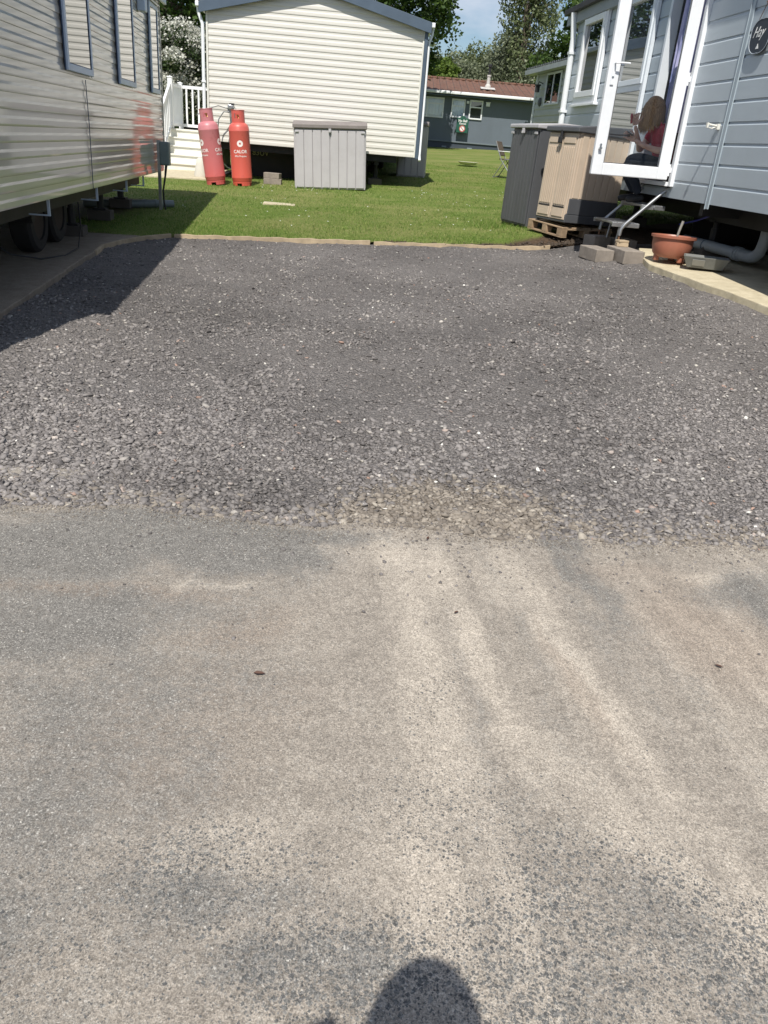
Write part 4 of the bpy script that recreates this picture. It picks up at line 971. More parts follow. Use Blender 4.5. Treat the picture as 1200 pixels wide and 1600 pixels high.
mb = MB(); mb.box((ox+2.92, -.06, 3.24-oz), (.16, .1, .13)); mb.box((ox+2.92, -.09, 3.32-oz), (.2, .16, .03)); mb.build('vent_cowl', M['white'], BL, bevel=.01)
fl = MB(); fy = 1.3; fz = zt+.06+(fy+.45)*pit*.92
fl.box((ox+2.95, fy-.05, fz+.05), (.62, .5, .02), rot=(.19, 0, 0)); fl.lathe([(.13, fz+.02), (.12, fz+.16), (.075, fz+.2), (.07, fz+.5), (.09, fz+.5), (.09, fz+.56), (.06, fz+.56)], 14, Matrix.Translation((ox+2.95, fy, 0)))
flo = fl.build('flue', simple('pale_flue', (.55, .53, .5), .5), BL)
MB().lathe([(.05, fz+.56), (.05, fz+.85), (.085, fz+.86), (.085, fz+.95), (.05, fz+.97)], 14, Matrix.Translation((ox+2.95, fy, 0))).build('flue_cap', M['black'], flo)
ab = simple('grey_air_brick', (.2, .24, .27), .6)
for dx in (1.25, 2.35): MB().bb((ox+dx-.1, -.014, .06), (ox+dx+.1, .019, .12)).build('air_brick', ab, BL)
# green sign
SG = thing('wall_sign', 'dark green No Ball Games sign with a white crossed circle below the lodge windows', 'sign', (1.93, 37.12, 2.10), R(.8))
mb = MB(); mb.bb((-.25, -.03, 0), (.25, .0, .56)); mb.prism([(-.14, .56), (.14, .56), (.05, .64), (-.05, .64)], 'y', -.03, 0); mb.build('board', M['signgreen'], SG, bevel=.006)
t = text_mesh('No Ball', .125, M['signwhite'], bold=.003); t.parent = SG; t.location = (0, -.034, .45); t.rotation_euler = (R(90), 0, 0)
t = text_mesh('Games', .105, M['signwhite'], bold=.002); t.parent = SG; t.location = (0, -.034, .345); t.rotation_euler = (R(90), 0, 0)
Mx = Matrix.Translation((0, -.031, .155)) @ Matrix.Rotation(R(90), 4, 'X')
MB().lathe([(.125, 0), (.125, .004)], 28, Mx).build('disc', M['signwhite'], SG)
mb = MB(); mb.lathe([(.092, .006), (.125, .006), (.125, .009), (.092, .009), (.092, .006)], 28, Mx, cap=False); mb.box((0, -.039, .155), (.2, .004, .024), rot=(0, R(45), 0)); mb.build('prohibition_ring', M['signred'], SG)

# ------------------------------------------------------------------ white steps with landing
z0 = g(-5.0, 18.4)
ST = thing('entrance_steps', 'white vinyl entrance steps with baluster railing at the left side of the middle caravan', 'steps', (-5.48, 18.30, z0), R(3))
wd_ = 1.20; nr = 5; rise = (1.39-z0)/nr; tr = .27
# profile towards +y : treads and risers
for i in range(nr):
    mb = MB(); mb.bb((.0, i*tr, 0), (wd_, i*tr+.02, (i+1)*rise-.03)); mb.build('riser', M['vinyl'], ST)
    if i < nr-1: MB().bb((-.02, i*tr-.03, (i+1)*rise-.028), (wd_+.02, i*tr+tr+.018, (i+1)*rise)).build('tread', M['vinyl'], ST, bevel=.004)
ly = (nr-1)*tr; H = nr*rise
MB().bb((-.02, ly-.03, H-.035), (wd_+.45, ly+1.15, H)).build('landing', M['vinyl'], ST, bevel=.004)
for (x_, y_) in ((.05, ly+.1), (wd_-.08, ly+.1), (.05, ly+1.05), (wd_-.08, ly+1.05)): MB().bb((x_-.04, y_-.04, -.1), (x_+.04, y_+.04, H-.036)).build('support', M['vinylwhite'], ST)
MB().bb((wd_-.02, .02, -.05), (wd_+.0, ly+1.1, H-.05)).build('side_panel', M['vinyl'], ST)
def post(x_, y_, a, b, s_=.10):
    mb = MB(); mb.bb((x_-s_/2, y_-s_/2, a), (x_+s_/2, y_+s_/2, b)); mb.bb((x_-s_/2-.01, y_-s_/2-.01, b+.0005), (x_+s_/2+.01, y_+s_/2+.01, b+.025)); mb.prism([(x_-.03, b+.026), (x_+.03, b+.026), (x_, b+.04)], 'y', y_-.03, y_+.03)
    return mb.build('newel_post', M['vinylwhite'], ST, bevel=.006)
ph = 1.02
post(.06, .05, rise+.002, rise+ph); post(.06, ly+.06, H+.002, H+ph-.02)
post(wd_+.40, ly+1.08, H+.002, H+ph-.08); post(.06, ly+1.08, H+.002, H+ph-.08, .09)
def railseg(p, q, top, bot, n, name='railing'):
    p, q = Vector(p), Vector(q); rl = MB(); d = q-p; L = Vector((d.x, d.y, 0)).length; ang = math.atan2(d.y, d.x); sl = math.atan2(d.z, L)
    for h, hh in ((top, .065), (bot, .06)):
        c_ = (p+q)/2+Vector((0, 0, h)); Mm = Matrix.Translation(c_) @ Matrix.Rotation(ang, 4, 'Z') @ Matrix.Rotation(-sl, 4, 'Y')
        rl.box((0, 0, 0), (d.length-.1, .05, hh), Mm)
    for i in range(n):
        t = (i+1)/(n+1); c_ = p+d*t; rl.bb((c_.x-.019, c_.y-.019, c_.z+bot), (c_.x+.019, c_.y+.019, c_.z+top))
    return rl.build(name, M['vinylwhite'], ST)
railseg((.06, .05, rise), (.06, ly+.06, H), ph-.12, .10, 6)
railseg((.06, ly+1.08, H), (wd_+.40, ly+1.08, H), ph-.14, .08, 10)
railseg((.06, ly+.06, H), (.06, ly+1.08, H), ph-.14, .08, 7)
# white bucket-like concrete footing beside the steps
o = MB().lathe([(.14, 0), (.15, .04), (.09, .33), (.06, .36)], 14).build('plaster_cone', simple('pale_plaster', (.6, .57, .5), .8, dirt=.2), smooth=True); o.location = (-4.22, 17.0, g(-4.22, 17.0)+.02); tag(o, 'pale tapered lump behind the left red gas cylinder', 'weight')

# ------------------------------------------------------------------ gas cylinders
def bend(o, r, ang0):
    for v in o.data.vertices:
        x_, y_, z_ = v.co; a = x_/r+ang0; rr = r+.0015+z_
        v.co = (rr*math.sin(a), -rr*math.cos(a), y_)
def cylinder(label, loc, rot, mat, faces, r=.187, H_=1.26, pm=None):
    t = thing('gas_cylinder', label, 'gas cylinder', loc, rot=rot, group='red gas cylinders by the middle caravan')
    hb = H_-.20
    pr = [(.02, .05), (r*.75, .05), (r*.95, .08), (r, .13), (r*1.01, .135), (r*1.01, .145), (r, .15), (r, hb-.15), (r*1.01, hb-.145), (r*1.01, hb-.135), (r, hb-.13), (r*.97, hb-.075), (r*.86, hb-.035), (r*.65, hb-.005), (.05, hb+.005)]
    MB().lathe(pr, 40).build('body', mat, t, smooth=True)
    # foot ring with notches
    mb = MB(); n_ = 24
    for k_ in range(n_):
        if k_ % 6 in (0, 1, 2, 3):
            a0_, a1_ = 2*math.pi*k_/n_, 2*math.pi*(k_+1)/n_
            for rr in (r*.93,):
                P_ = []
                for a_ in (a0_, a1_):
                    for r2 in (rr-.008, rr): P_ += [(r2*math.cos(a_), r2*math.sin(a_), 0), (r2*math.cos(a_), r2*math.sin(a_), .085)]
                mb.add(P_, [(0, 1, 3, 2), (4, 6, 7, 5), (0, 4, 5, 1), (2, 3, 7, 6), (0, 2, 6, 4), (1, 5, 7, 3)])
    mb.lathe([(r*.93, .045), (r*.93, .09), (r*.93-.008, .09), (r*.93-.008, .045), (r*.93, .045)], 32, cap=False)
    mb.build('foot_ring', mat, t)
    # shroud collar with hand holes
    mb = MB(); n_ = 36; rc = r*.64; zs = [hb-.03, hb+.07, hb+.15, H_]
    for k_ in range(n_):
        a0_, a1_ = 2*math.pi*k_/n_, 2*math.pi*(k_+1)/n_
        for j in range(3):
            if j == 1 and (k_ % 12) in (0, 1, 2, 3): continue
            P_ = []
            for a_ in (a0_, a1_):
                for r2 in (rc-.005, rc): P_ += [(r2*math.cos(a_), r2*math.sin(a_), zs[j]), (r2*math.cos(a_), r2*math.sin(a_), zs[j+1])]
            mb.add(P_, [(0, 1, 3, 2), (4, 6, 7, 5), (0, 4, 5, 1), (2, 3, 7, 6), (0, 2, 6, 4), (1, 5, 7, 3)])
    mb.tube([(rc*math.cos(2*math.pi*k_/24), rc*math.sin(2*math.pi*k_/24), H_) for k_ in range(25)], .007, 6)
    c_ = mb.build('shroud', mat, t)
    vb = MB(); vb.lathe([(.022, hb), (.022, hb+.05), (.014, hb+.055), (.014, hb+.11)], 12); vb.tube([(0, 0, hb+.075), (.06, 0, hb+.075)], .012, 8); vb.lathe([(.03, hb+.11), (.03, hb+.13)], 12); vb.build('valve', simple('brass', (.6, .42, .15), .35, metal=.9), t)
    for a_ in faces:
        for body, sz, zz in (('CALOR', .078, .585), ('47kg Propane', .040, .51)):
            o = text_mesh(body, sz, pm, bold=.0016 if sz > .05 else .0008, extrude=.0005)
            for v in o.data.vertices: v.co.y += zz
            bend(o, r, a_); o.parent = t
        ring = MB(); 
        for i in range(28):
            a1_, a2_ = 2*math.pi*i/28, 2*math.pi*(i+1)/28
            ro, ri = .055, .018
            ring.add([(ri*math.cos(a1_), ri*math.sin(a1_)+.72, 0), (ro*math.cos(a1_), ro*math.sin(a1_)+.72, 0), (ro*math.cos(a2_), ro*math.sin(a2_)+.72, 0), (ri*math.cos(a2_), ri*math.sin(a2_)+.72, 0)], [(0, 1, 2, 3)])
        o = ring.build('emblem', pm, t, normals=False); bend(o, r, a_)
    return t
M['print_f'] = simple('faded_pink_print', (.70, .42, .44), .6, var=.15, vscale=25)
cR = cylinder('upright bright red gas cylinder nearer the caravan end wall, its white logo facing the pad', (-3.19, 15.98, g(-3.19, 15.98)+.0), (0, R(-4.0), R(8)), M['gas_a'], (R(4),), H_=1.27, pm=M['print'])
cL = cylinder('faded pinkish red gas cylinder leaning left beside the white steps', (-3.66, 15.86, g(-3.66, 15.86)+.01), (0, R(-8.0), R(13)), M['gas_b'], (R(-57), R(60)), H_=1.265, pm=M['print'])
rg = thing('gas_regulator', 'grey changeover regulator with bent hoses above the two red gas cylinders', 'regulator', (-3.60, 16.93, 1.82))
mb = MB(); mb.box((0, -.02, .0), (.12, .08, .15)); mb.box((0, -.03, -.1), (.05, .05, .1)); mb.lathe([(.05, 0), (.05, .03), (.03, .04)], 14, Matrix.Translation((0, -.06, .03)) @ Matrix.Rotation(R(90), 4, 'X')); mb.build('regulator_body', M['galv'], rg, bevel=.01)
MB().box((.02, -.03, .085), (.09, .07, .03)).build('regulator_cap', M['black'], rg, bevel=.006)
hs = MB(); hs.tube([(-.05, -.06, .0), (-.16, -.4, .03), (-.33, -.75, -.06), (-.42, -1.0, -.17)], .009, 8); hs.build('hose', M['galv'], rg, smooth=True)
hs = MB(); hs.tube([(.05, -.06, .0), (.13, -.3, .03), (.24, -.7, -.02), (.24, -.95, -.12)], .009, 8); hs.build('hose', M['galv'], rg, smooth=True)
hs = MB(); hs.tube([(-.03, -.05, -.06), (-.12, -.12, -.06), (-.22, -.12, -.2), (-.25, -.1, -.5), (-.24, -.05, -.9), (-.1, .1, -1.05), (.05, .3, -1.1)], .011, 8); hs.build('hose', M['galv'], rg, smooth=True)

# brick stack under the middle caravan
def block(loc, dim, rz, label, group, mat='brick', nm='concrete_block', tilt=(0, 0)):
    o = MB().box((0, 0, dim[2]/2), dim).build(nm, M[mat], bevel=.007); o.location = loc; o.rotation_euler = (tilt[0], tilt[1], rz); return tag(o, label, 'block', group)
M['yellowbrick'] = simple('buff_brick', (.46, .40, .28), .9, var=.2, vscale=8, bump=.6, dirt=.3)
zb = g(-2.62, 16.6)
block((-2.72, 16.62, zb-.01), (.34, .22, .11), .05, 'lower buff block by the middle caravan between cylinder and grey store', 'blocks stacked by the middle caravan', 'brick')
block((-2.73, 16.63, zb+.101), (.31, .2, .1), -.12, 'upper buff block by the middle caravan between cylinder and grey store', 'blocks stacked by the middle caravan', 'brick')

# ------------------------------------------------------------------ resin storage boxes
def store(name, label, loc, rot, w_, d_, h, body, lid, ribs=7, group='resin garden stores', gap=.012, lidh=.11, ribm=None, latch=True, lidover=.03):
    """front faces -y in its own frame; w along x, d along y"""
    t = thing(name, label, 'storage box', loc, rot=rot, group=group)
    hb = h-lidh
    mb = MB(); mb.bb((0, .02, 0), (w_, d_, hb)); mb.build('body', body, t, bevel=.008)
    bw_ = (w_-.04)/ribs; mb = MB()
    for i in range(ribs): mb.bb((.02+i*bw_+gap/2, -.004, .03), (.02+(i+1)*bw_-gap/2, .0195, hb-.03))
    mb.build('front_panel', body, t, bevel=.005)
    n_ = max(3, int(d_/.2)); dw = (d_-.06)/n_
    for xa, xb in ((-.008, -.0005), (w_+.0005, w_+.008)):
        mb = MB()
        for i in range(n_): mb.bb((xa, .04+i*dw+gap/2, .03), (xb, .04+(i+1)*dw-gap/2, hb-.02))
        mb.build('side_panel', body, t, bevel=.003)
    lo = lidover
    mb = MB(); mb.prism([(-lo, hb+.001), (-lo, hb+lidh*.55), (d_*.35, hb+lidh), (d_+.01, hb+lidh), (d_+.01, hb+.001)], 'x', -lo*.8, w_+lo*.8)
    l_ = mb.build('lid', lid, t, bevel=.012)
    if latch:
        mb = MB(); mb.box((w_*.5, -.03, hb-.03), (.05, .03, .06)); mb.box((w_*.5, -.045, hb-.05), (.03, .02, .03)); mb.build('latch', M['greylid'], t, bevel=.004)
        for xx in (.05, w_-.05): MB().box((xx, -.014, hb-.055), (.075, .018, .03)).build('corner_bracket', M['greylid'], t, bevel=.003)
    return t
yb = 16.05
store('storage_box', 'pale grey upright resin store with taupe lid standing before the middle caravan', (-2.20, yb, g(-2.2, yb)-.01), (0, R(-3.0), R(4)), 1.33, .72, 1.17, M['greyres'], M['brownres'], 8, lidh=.13)
store('storage_box', 'pale resin store mostly hidden behind the right corner of the middle caravan', (-.38, 20.2, g(-.3, 20.2)), (0, R(-1), R(-2)), .66, .8, 1.20, M['greyres'], M['brownres'], 4, lidh=.1, latch=False)
# charcoal store and beige store: fronts face -x of the plot; own frame rotated so that -y is the front
def vec2(a, b): return math.atan2(b[1]-a[1], b[0]-a[0])
bf, bn = (1.313, 12.13), (1.572, 11.38)
rz = vec2(bf, bn)       # x axis of the box runs far -> near, so that -y (front) faces left
# far->near direction; front normal = direction rotated -90deg
wB_ = math.dist(bf, bn)+.12
store('storage_box', 'tall charcoal resin store with pale grey lid behind the beige one', (bf[0], bf[1], .565), (R(-1.0), R(0), rz), 0.80, 0.92, 1.30, M['blackres'], M['greylid'], 8, lidh=.09, gap=.006, latch=True, lidover=.035)
ff, fn = (1.66, 11.05), (1.93, 10.53)
rz2 = vec2(ff, fn)
BX = thing('storage_box', 'beige double door resin store with dark lid standing on a pallet', 'storage box', (ff[0], ff[1], .722), rz=rz2, rot=(R(-2.0), R(0), rz2), group='resin garden stores')
w_, d_, h = math.dist(ff, fn)+.01, .80, 1.10
MB().bb((0, .02, .10), (w_, d_, h-.07)).build('body', M['beige'], BX, bevel=.01)
mb = MB(); mb.bb((-.01, .0, 0), (w_+.012, d_+.01, .0985)); mb.bb((w_-.03, .025, .0985), (w_+.0125, d_, .285)); mb.build('base', M['blackres'], BX, bevel=.008)
for s_ in (0, 1):
    x0_, x1_ = s_*w_/2+.008, (s_+1)*w_/2-.006
    mb = MB(); mb.bb((x0_, -.008, .03), (x1_, .0195, h-.085)); dr = mb.build('door', M['beige'], BX, bevel=.006)
    mb = MB(); n_ = 6
    for i in range(n_): 
        xa = x0_+.03+(x1_-x0_-.06)*i/n_; mb.bb((xa+.006, -.018, .20), (xa+(x1_-x0_-.06)/n_-.006, -.0085, h-.24))
    mb.bb((x0_+.03, -.018, .06), (x1_-.03, -.0085, .165)); mb.bb((x0_+.03, -.018, h-.20), (x1_-.03, -.0085, h-.12))
    mb.build('door_panel', M['beige'], dr, bevel=.004)
    mb = MB(); mb.bb((x0_+.03, -.0215, .170), (x1_-.03, -.0086, .182)); mb.build('vent_slot', M['black'], dr)
mb = MB(); n_ = 7; dw = (d_-.06)/n_
for i in range(n_): mb.bb((w_+.0005, .05+i*dw+.008, .289), (w_+.010, .05+(i+1)*dw-.008, h-.09))
mb.build('side_panel', M['beige'], BX, bevel=.004)
mb = MB(); mb.prism([(-.05, h-.075), (-.05, h-.02), (.2, h+.015), (d_+.01, h+.05), (d_+.01, h-.075)], 'x', -.03, w_+.035); mb.build('lid', M['blackres'], BX, bevel=.01)
mb = MB(); mb.box((w_*.5, -.04, h-.12), (.035, .03, .13)); mb.box((w_*.5, -.05, h-.17), (.06, .035, .07)); mb.build('padlock', M['black'], BX, bevel=.008)
# pallet
pr = vec2(ff, fn)
PL = thing('pallet', 'weathered wooden pallet under the beige store', 'pallet', (1.585, 11.16, .575), rot=(R(0), R(2.5), pr))
pw = .74
for i in range(3): MB().bb((.0, .0+i*.355, .0), (pw, .09+i*.355, .018)).build('bottom_board', M['palletwood'], PL)
for i in range(3):
    for j in range(3): MB().bb((j*(pw-.1)/2, i*.355, .0182), (j*(pw-.1)/2+.1, i*.355+.09, .092)).build('pallet_block', M['palletwood'], PL, bevel=.004)
for j in range(3): MB().bb((j*(pw-.1)/2, 0, .0922), (j*(pw-.1)/2+.1, .80, .106)).build('stringer_board', M['palletwood'], PL)
for i in range(5): MB().bb((0, i*.175, .1062), (pw, i*.175+.1, .122)).build('top_board', M['palletwood'], PL, bevel=.003)

# ------------------------------------------------------------------ metal door steps
def steps_world():
    hz_ = Vector((2.884, 9.5)); v = Vector((-.1166, .9932)); nrm = Vector((-.9932, -.1166))   # along wall, outwards
    def W(al, out, z): p = hz_+v*al+nrm*out; return (p.x, p.y, z)
    zg = g(2.45, 9.7)
    t = thing('door_steps', 'folding grey metal door steps below the open caravan door', 'steps', W(.4, .3, zg))
    oz_ = Vector(t.location)
    def L(p): return tuple(Vector(p)-oz_)
    for al in (.12, .80):
        mb = MB(); mb.tube([L(W(al, .0, 1.23)), L(W(al, .41, .83)), L(W(al, .45, .77)), L(W(al, .455, .70))], [.019, .019, .019, .019], 10); s_ = mb.build('stringer', M['galv'], t, smooth=True)
        mb = MB(); mb.tube([L(W(al, .455, .70)), L(W(al, .46, .58))], .010, 8); mb.build('foot', M['rust'], s_)
        mb = MB(); mb.tube([L(W(al-.02, .10, 1.02)), L(W(al+.05, .10, 1.02))], .02, 8); mb.build('pivot', M['galv'], s_)
    for z_, o0, o1 in ((1.035, -.02, .26), (.83, .24, .56)):
        mb = MB()
        for k_ in range(5):
            oo = o0+(o1-o0)*(k_+.5)/5; a = Vector(L(W(.14, oo, z_))); b = Vector(L(W(.78, oo, z_)))
            c_ = (a+b)/2; ang = math.atan2((b-a).y, (b-a).x); mb.box(c_, ((b-a).length, (o1-o0)/5-.012, .022), rot=(0, 0, ang))
        for al in (.14, .78):
            a = Vector(L(W(al, o0, z_-.015))); b = Vector(L(W(al, o1, z_-.015))); ang = math.atan2((b-a).y, (b-a).x); mb.box((a+b)/2, ((b-a).length, .025, .045), rot=(0, 0, ang))
        mb.build('tread', M['galv'], t, bevel=.003)
    for al in (.3, .62):
        mb = MB(); mb.tube([L(W(al, .4, .81)), L(W(al, .42, .62))], .011, 6); mb.build('drop_leg', M['galv'], t)
    return W
WP = steps_world()
block((2.15, 9.38, g(2.15, 9.38)-.04), (.215, .44, .135), R(14), 'left grey concrete block lying in front of the beige store', 'concrete blocks below the door steps')
block((2.44, 9.26, g(2.44, 9.26)-.045), (.235, .50, .14), R(10), 'right grey concrete block carrying the foot of the door steps', 'concrete blocks below the door steps')
o = MB().box((0, 0, .02), (.13, .11, .04)).box((0, .0, .055), (.12, .10, .024), rot=(0, 0, .3)).build('timber_packer', M['wood'], bevel=.004); o.location = (2.435, 9.46, g(2.44, 9.26)+.097); tag(o, 'small wooden packers on the right concrete block under the step foot', 'packer')
block((2.62, 10.15, g(2.6, 10.1)-.03), (.24, .3, .1), R(10), 'shaded grey concrete block under the door steps', 'concrete blocks below the door steps')
block((2.30, 10.12, g(2.3, 10.1)-.02), (.26, .2, .14), R(30), 'shaded block behind the door steps beside the pallet', 'concrete blocks below the door steps')

# ------------------------------------------------------------------ planter, trough, pipes
PT = thing('plant_pot', 'round terracotta plastic planter holding a stick beside the door steps', 'planter', (2.80, 8.82, g(2.80, 8.82)+.03), rot=(R(-2), R(1.0), 0)); PT.scale = (.77, .77, .80)
MB().lathe([(.02, .05), (.20, .05), (.245, .10), (.268, .20), (.272, .285), (.278, .29), (.30, .293), (.302, .325), (.285, .327), (.27, .30), (.25, .28), (.03, .275)], 40).build('pot_body', M['terra'], PT, smooth=True)
for k_ in range(3):
    a = k_*2.094+3.2; mb = MB(); mb.box((.19*math.cos(a), .19*math.sin(a), .035), (.06, .09, .07), rot=(0, 0, a)); mb.build('foot', M['terra'], PT, bevel=.012)
MB().lathe([(.02, .282), (.262, .29)], 24).build('compost', M['soil'], PT)
mb = MB(); mb.tube([(.04, .02, .27), (.06, .02, .40), (.085, .03, .51)], [.014, .017, .019], 8); mb.box((.02, -.05, .30), (.05, .03, .02)); mb.box((.08, -.06, .30), (.05, .03, .02)); mb.build('stick', simple('grey_stick', (.26, .25, .22), .8), PT)
TR = thing('trough', 'shallow dark grey plastic trough lying beside the terracotta planter', 'trough', (3.06, 8.46, g(3.06, 8.46)+.031), R(-18)); TR.scale = (.86, .86, .80)
mb = MB(); 
a_ = [(-.20, -.10, 0), (.20, -.10, 0), (.20, .10, 0), (-.20, .10, 0)]; b_ = [(-.26, -.15, .14), (.26, -.15, .14), (.26, .15, .14), (-.26, .15, .14)]; c_ = [(-.245, -.135, .14), (.245, -.135, .14), (.245, .135, .14), (-.245, .135, .14)]; d__ = [(-.19, -.09, .015), (.19, -.09, .015), (.19, .09, .015), (-.19, .09, .015)]
V = a_+b_+c_+d__; F = [(3, 2, 1, 0), (12, 13, 14, 15)]
for i in range(4):
    j = (i+1) % 4; F += [(i, j, 4+j, 4+i), (4+i, 4+j, 8+j, 8+i), (8+i, 8+j, 12+j, 12+i)]
mb.add(V, F); mb.build('trough_body', M['tray'], TR, bevel=.006)
MB().box((-.08, -.138, .07), (.14, .006, .08), rot=(R(24), 0, 0)).build('label_panel', simple('pale_grey_panel', (.25, .25, .23), .6), TR)
# waste pipe right
WPp = thing('waste_pipe', 'thick grey waste pipe with ribbed elbow under the right caravan', 'pipe', (3.35, 9.0, .45))
def rel(pts, o_): return [tuple(Vector(p)-Vector(o_)) for p in pts]
LO = (3.35, 9.0, .45)
A0 = (3.22, 9.75, .70); A1 = (3.52, 8.95, .672); A2 = (3.60, 8.73, .665)
MB().tube(rel([A0, (3.38, 9.33, .688), A1], LO), .057, 18).build('pipe_run', M['pipe'], WPp, smooth=True)
mb = MB(); d_v = (Vector(A1)-Vector(A0)).normalized()
pts = [Vector(A1)+d_v*t for t in (-.03, 0, .001, .04, .041, .055, .056, .085, .086, .12, .121, .2)]
mb.tube(rel(pts, LO), [.062, .062, .072, .072, .066, .066, .073, .073, .066, .066, .062, .062], 18); mb.build('ribbed_coupling', M['pipe'], WPp, smooth=True)
E0 = Vector(A1)+d_v*.19
el = [E0, E0+d_v*.06, E0+d_v*.11+Vector((.005, 0, .02)), E0+d_v*.15+Vector((.01, 0, .06)), E0+d_v*.165+Vector((.012, 0, .12)), E0+d_v*.17+Vector((.014, 0, .20)), E0+d_v*.17+Vector((.016, 0, .44))]
MB().tube(rel(el, LO), [.06, .06, .061, .061, .06, .057, .057], 18).build('pipe_elbow', M['pipe'], WPp, smooth=True)
mb = MB(); mb.tube(rel([Vector(A0)+(Vector(A1)-Vector(A0))*.42, Vector(A0)+(Vector(A1)-Vector(A0))*.44], LO), .0585, 18); mb.build('pipe_joint', M['fascia'], WPp)
mb = MB(); mb.tube([(3.14, 9.8, .86), (3.25, 9.55, .93), (3.4, 9.1, 1.09), (3.6, 8.95, 1.16)], .009, 6); o = mb.build('water_hose', M['bluehose'], smooth=True); tag(o, 'thin blue water hose rising behind the terracotta planter', 'hose')
# left: waste pipe, meter post, cable
mb = MB(); pz = lambda x, y: g(x, y)+.05
mb.tube([(-4.6, 11.75, pz(-4.6, 11.75)), (-4.15, 11.82, pz(-4.15, 11.82)), (-3.82, 11.98, pz(-3.82, 11.98)), (-3.46, 12.22, pz(-3.46, 12.2)-.01)], .055, 14)
mb.tube([(-3.82, 11.98, pz(-3.82, 11.98)), (-3.79, 12.0, pz(-3.8, 12.0))], .062, 14); mb.tube([(-3.69, 12.065, pz(-3.7, 12.07)-.002), (-3.66, 12.085, pz(-3.66, 12.08)-.002)], .062, 14)
o = mb.build('waste_pipe', simple('dark_green_grey_pipe', (.16, .19, .19), .45, var=.1, dirt=.2), smooth=True); tag(o, 'dark grey waste pipe lying on the grass at the far end of the left caravan', 'pipe')
MPz = g(-3.53, 11.85)
MP = thing('meter_post', 'grey electric meter box on a thin post at the far end of the left caravan', 'meter box', (-3.535, 11.86, MPz), R(3))
MB().bb((-.022, -.014, -.1), (.022, .014, .90)).build('post', M['galv'], MP, bevel=.003)
mb = MB(); mb.bb((.0225, -.07, .585), (.155, .045, .885)); bxo = mb.build('meter_box', M['meter'], MP, bevel=.012)
MB().bb((.035, -.076, .60), (.143, -.0705, .87)).build('box_door', M['meter'], bxo, bevel=.003)
mb = MB(); mb.tube([(.10, -.02, .59), (.085, -.03, .45), (.05, -.04, .25), (.055, -.03, .1), (.08, -.02, -.05)], [.02, .014, .012, .012, .012], 8); mb.build('cable', M['black'], MP, smooth=True)
mb = MB(); mb.tube([(-3.55, 8.9, .75), (-3.42, 8.6, .42), (-3.30, 8.2, .26), (-3.28, 7.8, .235), (-3.38, 7.5, .235), (-3.52, 7.2, .3), (-3.7, 7.0, .5)], .007, 6); o = mb.build('cable', M['black'], smooth=True); tag(o, 'thin dark cable looping under the left caravan beside its wheels', 'cable')

# slate house sign on the right caravan
SL = thing('slate_sign', 'dark scalloped slate name sign hung on the blue grey caravan wall', 'sign', WP(-1.24, .03, 2.57), rz=R(6.693)-R(90))
def scallop(rx, rz_):
    P_ = []
    for i in range(64):
        a = 2*math.pi*i/64; k_ = 1+.10*abs(math.cos(a*2.0+.785*2))**1.0*1.0-.05
        P_.append((rx*math.cos(a)*k_, rz_*math.sin(a)*k_))
    return P_
MB().prism(scallop(.18, .145), 'y', -.010, 0).build('slate', M['slate'], SL, bevel=.002)
rim_ = MB(); sc_ = scallop(.175, .140); rim_.tube([(x_, -.0115, z_) for x_, z_ in sc_+[sc_[0]]], .0028, 5); rim_.build('painted_rim', simple('pale_rim', (.45, .5, .55), .6), SL)
t = text_mesh('Hay', .12, M['signwhite'], shear=.45, extrude=.0008); t.parent = SL; t.location = (-.035, -.0125, .03); t.rotation_euler = (R(90), 0, 0)
MB().prism([(-.03, -.10), (.02, -.10), (-.003, -.06)], 'y', -.0125, -.0105).build('painted_motif', M['signwhite'], SL)
mb = MB(); mb.tube([(-.10, -.006, .12), (0, -.008, .26), (.10, -.006, .12)], .003, 5); mb.box((0, -.008, .26), (.012, .02, .012)); mb.build('hanger', M['rust'], SL)

# ------------------------------------------------------------------ people
def skin_obj(name, verts, edges, rads, mat, parent, sub=2, root=0, smooth=True):
    me = bpy.data.meshes.new(name); me.from_pydata([tuple(v) for v in verts], edges, []); me.materials.append(mat)
    o = bpy.data.objects.new(name, me); C.objects.link(o)
    if parent: o.parent = parent
    sk = o.modifiers.new('skin', 'SKIN'); sk.use_smooth_shade = True
    roots = root if hasattr(root, '__len__') else [root]
    for i, r_ in enumerate(rads):
        d = me.skin_vertices[0].data[i]; d.radius = (r_, r_) if not hasattr(r_, '__len__') else r_; d.use_root = i in roots
    if sub:
        s_ = o.modifiers.new('sub', 'SUBSURF'); s_.levels = sub; s_.render_levels = sub
    return o
class SK:
    def __init__(s): s.v = []; s.e = []; s.r = []; s.roots = []
    def pt(s, p, r, link=None, root=False):
        s.v.append(p); s.r.append(r); i = len(s.v)-1
        if link is not None: s.e.append((link, i))
        if root: s.roots.append(i)
        return i
    def chain(s, pts, link=None, root=False):
        for k_, (p, r) in enumerate(pts): link = s.pt(p, r, link, root and k_ == 0)
        return link
    def build(s, name, mat, parent, sub=2): return skin_obj(name, s.v, s.e, s.r, mat, parent, sub, s.roots)
def skin_mat():
    q = NT('skin'); c = q.ramp(q.noise(14, 4), [(.3, (.58, .33, .24)), (.7, (.68, .42, .32))]); q.set(Base_Color=c, Roughness=.5, Subsurface_Weight=.15, Subsurface_Scale=.01); return q.m
M['skin'] = skin_mat()
def cloth(name, col):
    q = NT(name); c = q.ramp(q.noise(6, 5), [(.3, tuple(x*.8 for x in col)), (.7, tuple(x*1.15 for x in col))]); q.set(Base_Color=c, Roughness=.9, Specular_IOR_Level=.2); q.bump(q.noise(18, 5, .6), .5, .02); return q.m
